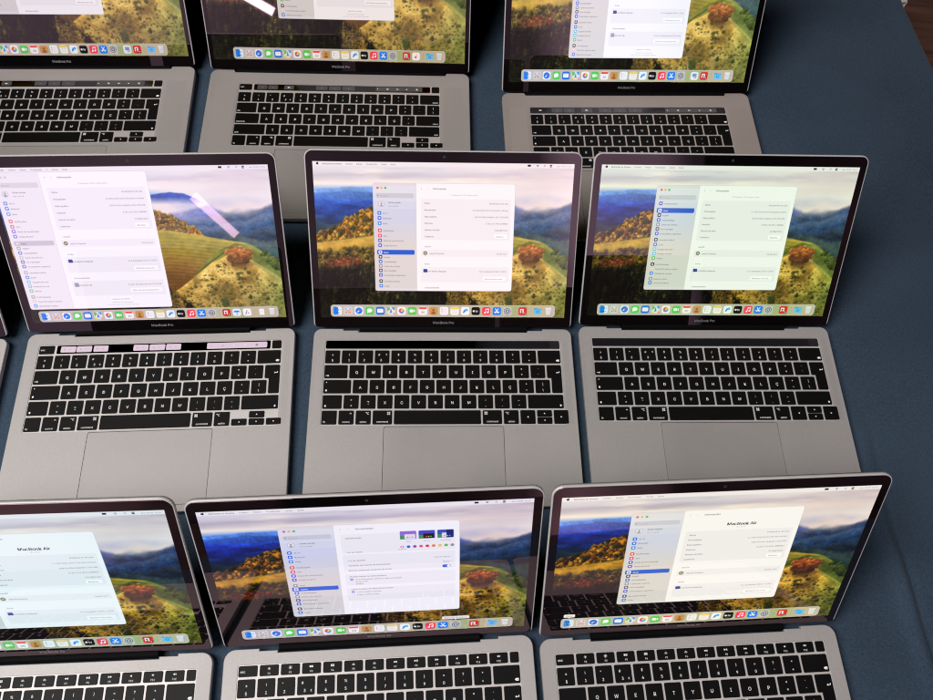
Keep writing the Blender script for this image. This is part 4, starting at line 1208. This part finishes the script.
def cloth_mesh():
    NX, NY = 420, 260
    ys = np.linspace(-0.30, 1.55, NY)
    verts = []
    nz = fbm(NX, NY, 7, 6, 3, 77) - 0.5
    # the fold runs beside the laptops on the right
    fx0, fy0, fx1, fy1 = 0.448, 0.440, 0.512, -0.02
    dx, dy = fx1 - fx0, fy1 - fy0; ln = math.hypot(dx, dy); tx, ty = dx / ln, dy / ln
    for j, yv in enumerate(ys):
        e = edge_x(yv)
        for i in range(NX):
            if i < NX - 24:
                s = i / (NX - 25)
                # finer columns towards the right, where the cloth is bare
                xv = -1.25 + (e - 0.012 + 1.25) * (1 - (1 - s) ** 1.35)
                z = 0.0
            else:
                k = (i - (NX - 25)) / 24
                if k < 0.5:
                    a = k * math.pi
                    xv = e - 0.012 + 0.012 * math.sin(a); z = -0.012 * (1 - math.cos(a))
                else:
                    xv = e + 0.012 * math.sin(10 * yv) * (k - 0.5); z = -0.012 - 0.5 * (k - 0.5)
            q = (xv - fx0) * tx + (yv - fy0) * ty
            d = (xv - fx0) * (-ty) + (yv - fy0) * tx
            wob = 0.0022 * math.sin(q * 21) + 0.0012 * math.sin(q * 47 + 1)
            d -= wob
            fade = min(1, max(0, (q - 0.10) / 0.15)) * min(1, max(0, (ln + 0.25 - q) / 0.2))
            z += fade * (0.0060 * math.exp(-(d / (0.011 if d < 0 else 0.0045)) ** 2) - 0.0022 * math.exp(-((d - 0.008) / 0.004) ** 2))
            far = min(1, max(0, (xv - 0.47) / 0.1))
            z += 0.004 * nz[j, i] * far * (1 if z > -0.01 else 0)
            verts.append((xv, yv, z - 0.0002))
    faces = [(j * NX + i, j * NX + i + 1, (j + 1) * NX + i + 1, (j + 1) * NX + i) for j in range(NY - 1) for i in range(NX - 1)]
    me = bpy.data.meshes.new('tablecloth'); me.from_pydata(verts, [], faces)
    me.polygons.foreach_set('use_smooth', [True] * len(faces))
    me.materials.append(mat_cloth()); me.update()
    return me


cloth = link('tablecloth', cloth_mesh())
tag(cloth, 'dark blue woven cloth under all the laptops, with a long fold on the right', 'tablecloth')

fl = bpy.data.meshes.new('floor')
fl.from_pydata([(-3, -3, -0.72), (4, -3, -0.72), (4, 4, -0.72), (-3, 4, -0.72)], [], [(0, 1, 2, 3)])
fl.materials.append(mat_wood())
floor = link('floor', fl); floor['kind'] = 'structure'

cl = MB()
ex, ey = 626.0, 1046.0
cl.slab(rrect(-4, -9, 5, 9, 2.0), 0.2, 2.2, 0.5)
cl.slab(rrect(3.2, -9, 5.4, 9, 0.8), -16, 0.2, 0.3)
clip = link('cloth_clip', cl.mesh('cloth_clip', [M_WHITE]))
clip.location = (ex * MM, ey * MM, 0); clip.rotation_euler = (0, 0, R(10))
tag(clip, 'small white clip on the far right edge of the blue cloth', 'clip')

# ------------------------------------------------------------------ camera (solved from the photograph)
f, pitch, roll, h = 752.317, R(65.3793), R(5.4659), 0.8142
fw = Vector((0, math.cos(pitch), -math.sin(pitch))); rt = Vector((1, 0, 0)); up = rt.cross(fw)
cr, sr = math.cos(roll), math.sin(roll)
rt2 = cr * rt + sr * up; up2 = -sr * rt + cr * up
cam = bpy.data.cameras.new('camera'); cam.sensor_width = 36; cam.lens = 36 * f / 933; cam.clip_start = 0.01; cam.clip_end = 50
co = bpy.data.objects.new('camera', cam); COL.objects.link(co)
m = Matrix.Identity(4)
for i in range(3):
    m[i][0] = rt2[i]; m[i][1] = up2[i]; m[i][2] = -fw[i]
m[2][3] = h
co.matrix_world = m
scene.camera = co

# ------------------------------------------------------------------ light
def area(name, loc, target, sx, sy, power, col, spin=0.0):
    l = bpy.data.lights.new(name, 'AREA'); l.shape = 'RECTANGLE'; l.size = sx; l.size_y = sy; l.energy = power; l.color = col
    o = bpy.data.objects.new(name, l); COL.objects.link(o)
    d = Vector(target) - Vector(loc)
    o.location = loc
    o.rotation_mode = 'QUATERNION'
    q = d.to_track_quat('-Z', 'Y')
    from mathutils import Quaternion
    o.rotation_quaternion = q @ Quaternion((0, 0, 1), spin)
    return o


area('ceiling_lamp', (-1.15, -0.15, 2.1), (0.0, 0.2, 0.0), 1.2, 1.3, 47.0, (1.0, 0.965, 0.94))


def tube(name, A, B, wdt, power, tgt):
    A = Vector(A); B = Vector(B); mid = (A + B) / 2
    l = bpy.data.lights.new(name, 'AREA'); l.shape = 'RECTANGLE'; l.size = (B - A).length; l.size_y = wdt; l.energy = power; l.color = (1.0, 0.95, 0.97)
    o = bpy.data.objects.new(name, l); COL.objects.link(o)
    xax = (B - A).normalized(); zax = -(Vector(tgt) - mid); zax = (zax - xax * zax.dot(xax)).normalized(); yax = zax.cross(xax)
    mm = Matrix.Identity(4)
    for i in range(3):
        mm[i][0] = xax[i]; mm[i][1] = yax[i]; mm[i][2] = zax[i]; mm[i][3] = mid[i]
    o.matrix_world = mm


def along(p, az, el, dist):
    """point at horizontal distance dist from p; azimuth 0 looks back towards the viewer."""
    return (p[0] + dist * math.sin(R(az)), p[1] - dist * math.cos(R(az)), p[2] + dist * math.tan(R(el)))


pm = (-0.28, 0.44, 0.12)
tube('ceiling_tube', along(pm, -9.9, 19.5, 4.5), along(pm, -6.2, 16.5, 5.4), 0.062, 0.95, pm)
pt = (-0.28, 0.85, 0.10)
tube('ceiling_tube', along(pt, -6.4, 22.3, 3.9), along(pt, -11.5, 24.2, 3.5), 0.05, 1.2, pt)

# world: a dim hall, paler above a horizontal edge on the viewer's side, warm and dark below
wd = bpy.data.worlds.new('World'); scene.world = wd; wd.use_nodes = True
nt = wd.node_tree; bg = nt.nodes['Background']
geo = nt.nodes.new('ShaderNodeTexCoord')
sep = nt.nodes.new('ShaderNodeSeparateXYZ'); nt.links.new(geo.outputs['Generated'], sep.inputs[0])
def mth(op, a, b=None, c=None):
    n = nt.nodes.new('ShaderNodeMath'); n.operation = op
    for i, q in enumerate((a, b, c)):
        if q is None: continue
        if isinstance(q, (int, float)): n.inputs[i].default_value = q
        else: nt.links.new(q, n.inputs[i])
    return n.outputs[0]
X, Yv, Z = sep.outputs
hor = mth('SQRT', mth('ADD', mth('MULTIPLY', X, X), mth('MULTIPLY', Yv, Yv)))
el = mth('MULTIPLY', mth('ARCTAN2', Z, hor), 57.2958)
az = mth('MULTIPLY', mth('ARCTAN2', X, mth('MULTIPLY', Yv, -1.0)), 57.2958)
# height of the bright edge, by azimuth
rmp = nt.nodes.new('ShaderNodeFloatCurve')
cv = rmp.mapping.curves[0]
pts_ = [(-48, 30), (-42, -4), (24.5, -4), (29, 40), (60, 40)]
cv.points[0].location = (0.0, 30 / 50 + 0.2); cv.points[1].location = (1.0, 40 / 50 + 0.2)
for a_, e_ in pts_:
    cv.points.new((a_ + 60) / 120, e_ / 50 + 0.2)
for p_ in cv.points:
    p_.handle_type = 'VECTOR'
rmp.mapping.update()
nt.links.new(mth('DIVIDE', mth('ADD', az, 60.0), 120.0), rmp.inputs['Value'])
edge = mth('MULTIPLY', mth('SUBTRACT', rmp.outputs[0], 0.2), 50.0)
step = mth('MULTIPLY_ADD', mth('SUBTRACT', el, edge), 0.35, 0.5)
stepc = nt.nodes.new('ShaderNodeClamp'); nt.links.new(step, stepc.inputs[0])
ns = nt.nodes.new('ShaderNodeTexNoise'); ns.inputs['Scale'].default_value = 3.6; ns.inputs['Detail'].default_value = 3
nt.links.new(geo.outputs['Generated'], ns.inputs['Vector'])
hi = nt.nodes.new('ShaderNodeValToRGB')
hi.color_ramp.elements[0].position = 0.35; hi.color_ramp.elements[0].color = (0.20, 0.185, 0.23, 1)
hi.color_ramp.elements[1].position = 0.7; hi.color_ramp.elements[1].color = (0.40, 0.37, 0.41, 1)
nt.links.new(ns.outputs['Fac'], hi.inputs['Fac'])
lo = nt.nodes.new('ShaderNodeValToRGB')
lo.color_ramp.elements[0].position = 0.45; lo.color_ramp.elements[0].color = (0.02, 0.016, 0.018, 1)
lo.color_ramp.elements[1].position = 0.75; lo.color_ramp.elements[1].color = (0.34, 0.24, 0.26, 1)
nt.links.new(ns.outputs['Fac'], lo.inputs['Fac'])
mx = nt.nodes.new('ShaderNodeMixRGB')
nt.links.new(stepc.outputs[0], mx.inputs[0]); nt.links.new(lo.outputs[0], mx.inputs[1]); nt.links.new(hi.outputs[0], mx.inputs[2])
# the ceiling is dimmer overhead than the lit strip the screens catch
dimm = nt.nodes.new('ShaderNodeMapRange'); dimm.inputs[1].default_value = 38; dimm.inputs[2].default_value = 60; dimm.inputs[3].default_value = 1.0; dimm.inputs[4].default_value = 0.6
nt.links.new(el, dimm.inputs[0])
sc_ = nt.nodes.new('ShaderNodeVectorMath'); sc_.operation = 'SCALE'
# brightness by azimuth, shaped for the haze reflected in each screen
rm2 = nt.nodes.new('ShaderNodeFloatCurve')
cv2 = rm2.mapping.curves[0]
cv2.points[0].location = (0.0, 0.2); cv2.points[1].location = (1.0, 0.2)
for a_, e_ in [(-42, 1.0), (-20, 1.5), (-11, 1.4), (-8, 0.9), (-3, 0.55), (8, 0.42), (15.5, 0.6), (18, 3.0), (24, 3.0), (26.5, 0.5), (40, 0.4)]:
    cv2.points.new((a_ + 60) / 120, e_ / 2.5)
for p_ in cv2.points:
    p_.handle_type = 'VECTOR'
rm2.mapping.update()
nt.links.new(mth('DIVIDE', mth('ADD', az, 60.0), 120.0), rm2.inputs['Value'])
nt.links.new(mx.outputs[0], sc_.inputs[0]); nt.links.new(mth('MULTIPLY', dimm.outputs[0], mth('MULTIPLY', rm2.outputs[0], 2.5)), sc_.inputs['Scale'])
nt.links.new(sc_.outputs[0], bg.inputs['Color'])
bg.inputs['Strength'].default_value = 1.0

scene.view_settings.view_transform = 'Standard'
scene.view_settings.look = 'None'
scene.view_settings.exposure = 0
scene.cycles.max_bounces = 6
scene.cycles.filter_width = 1.15
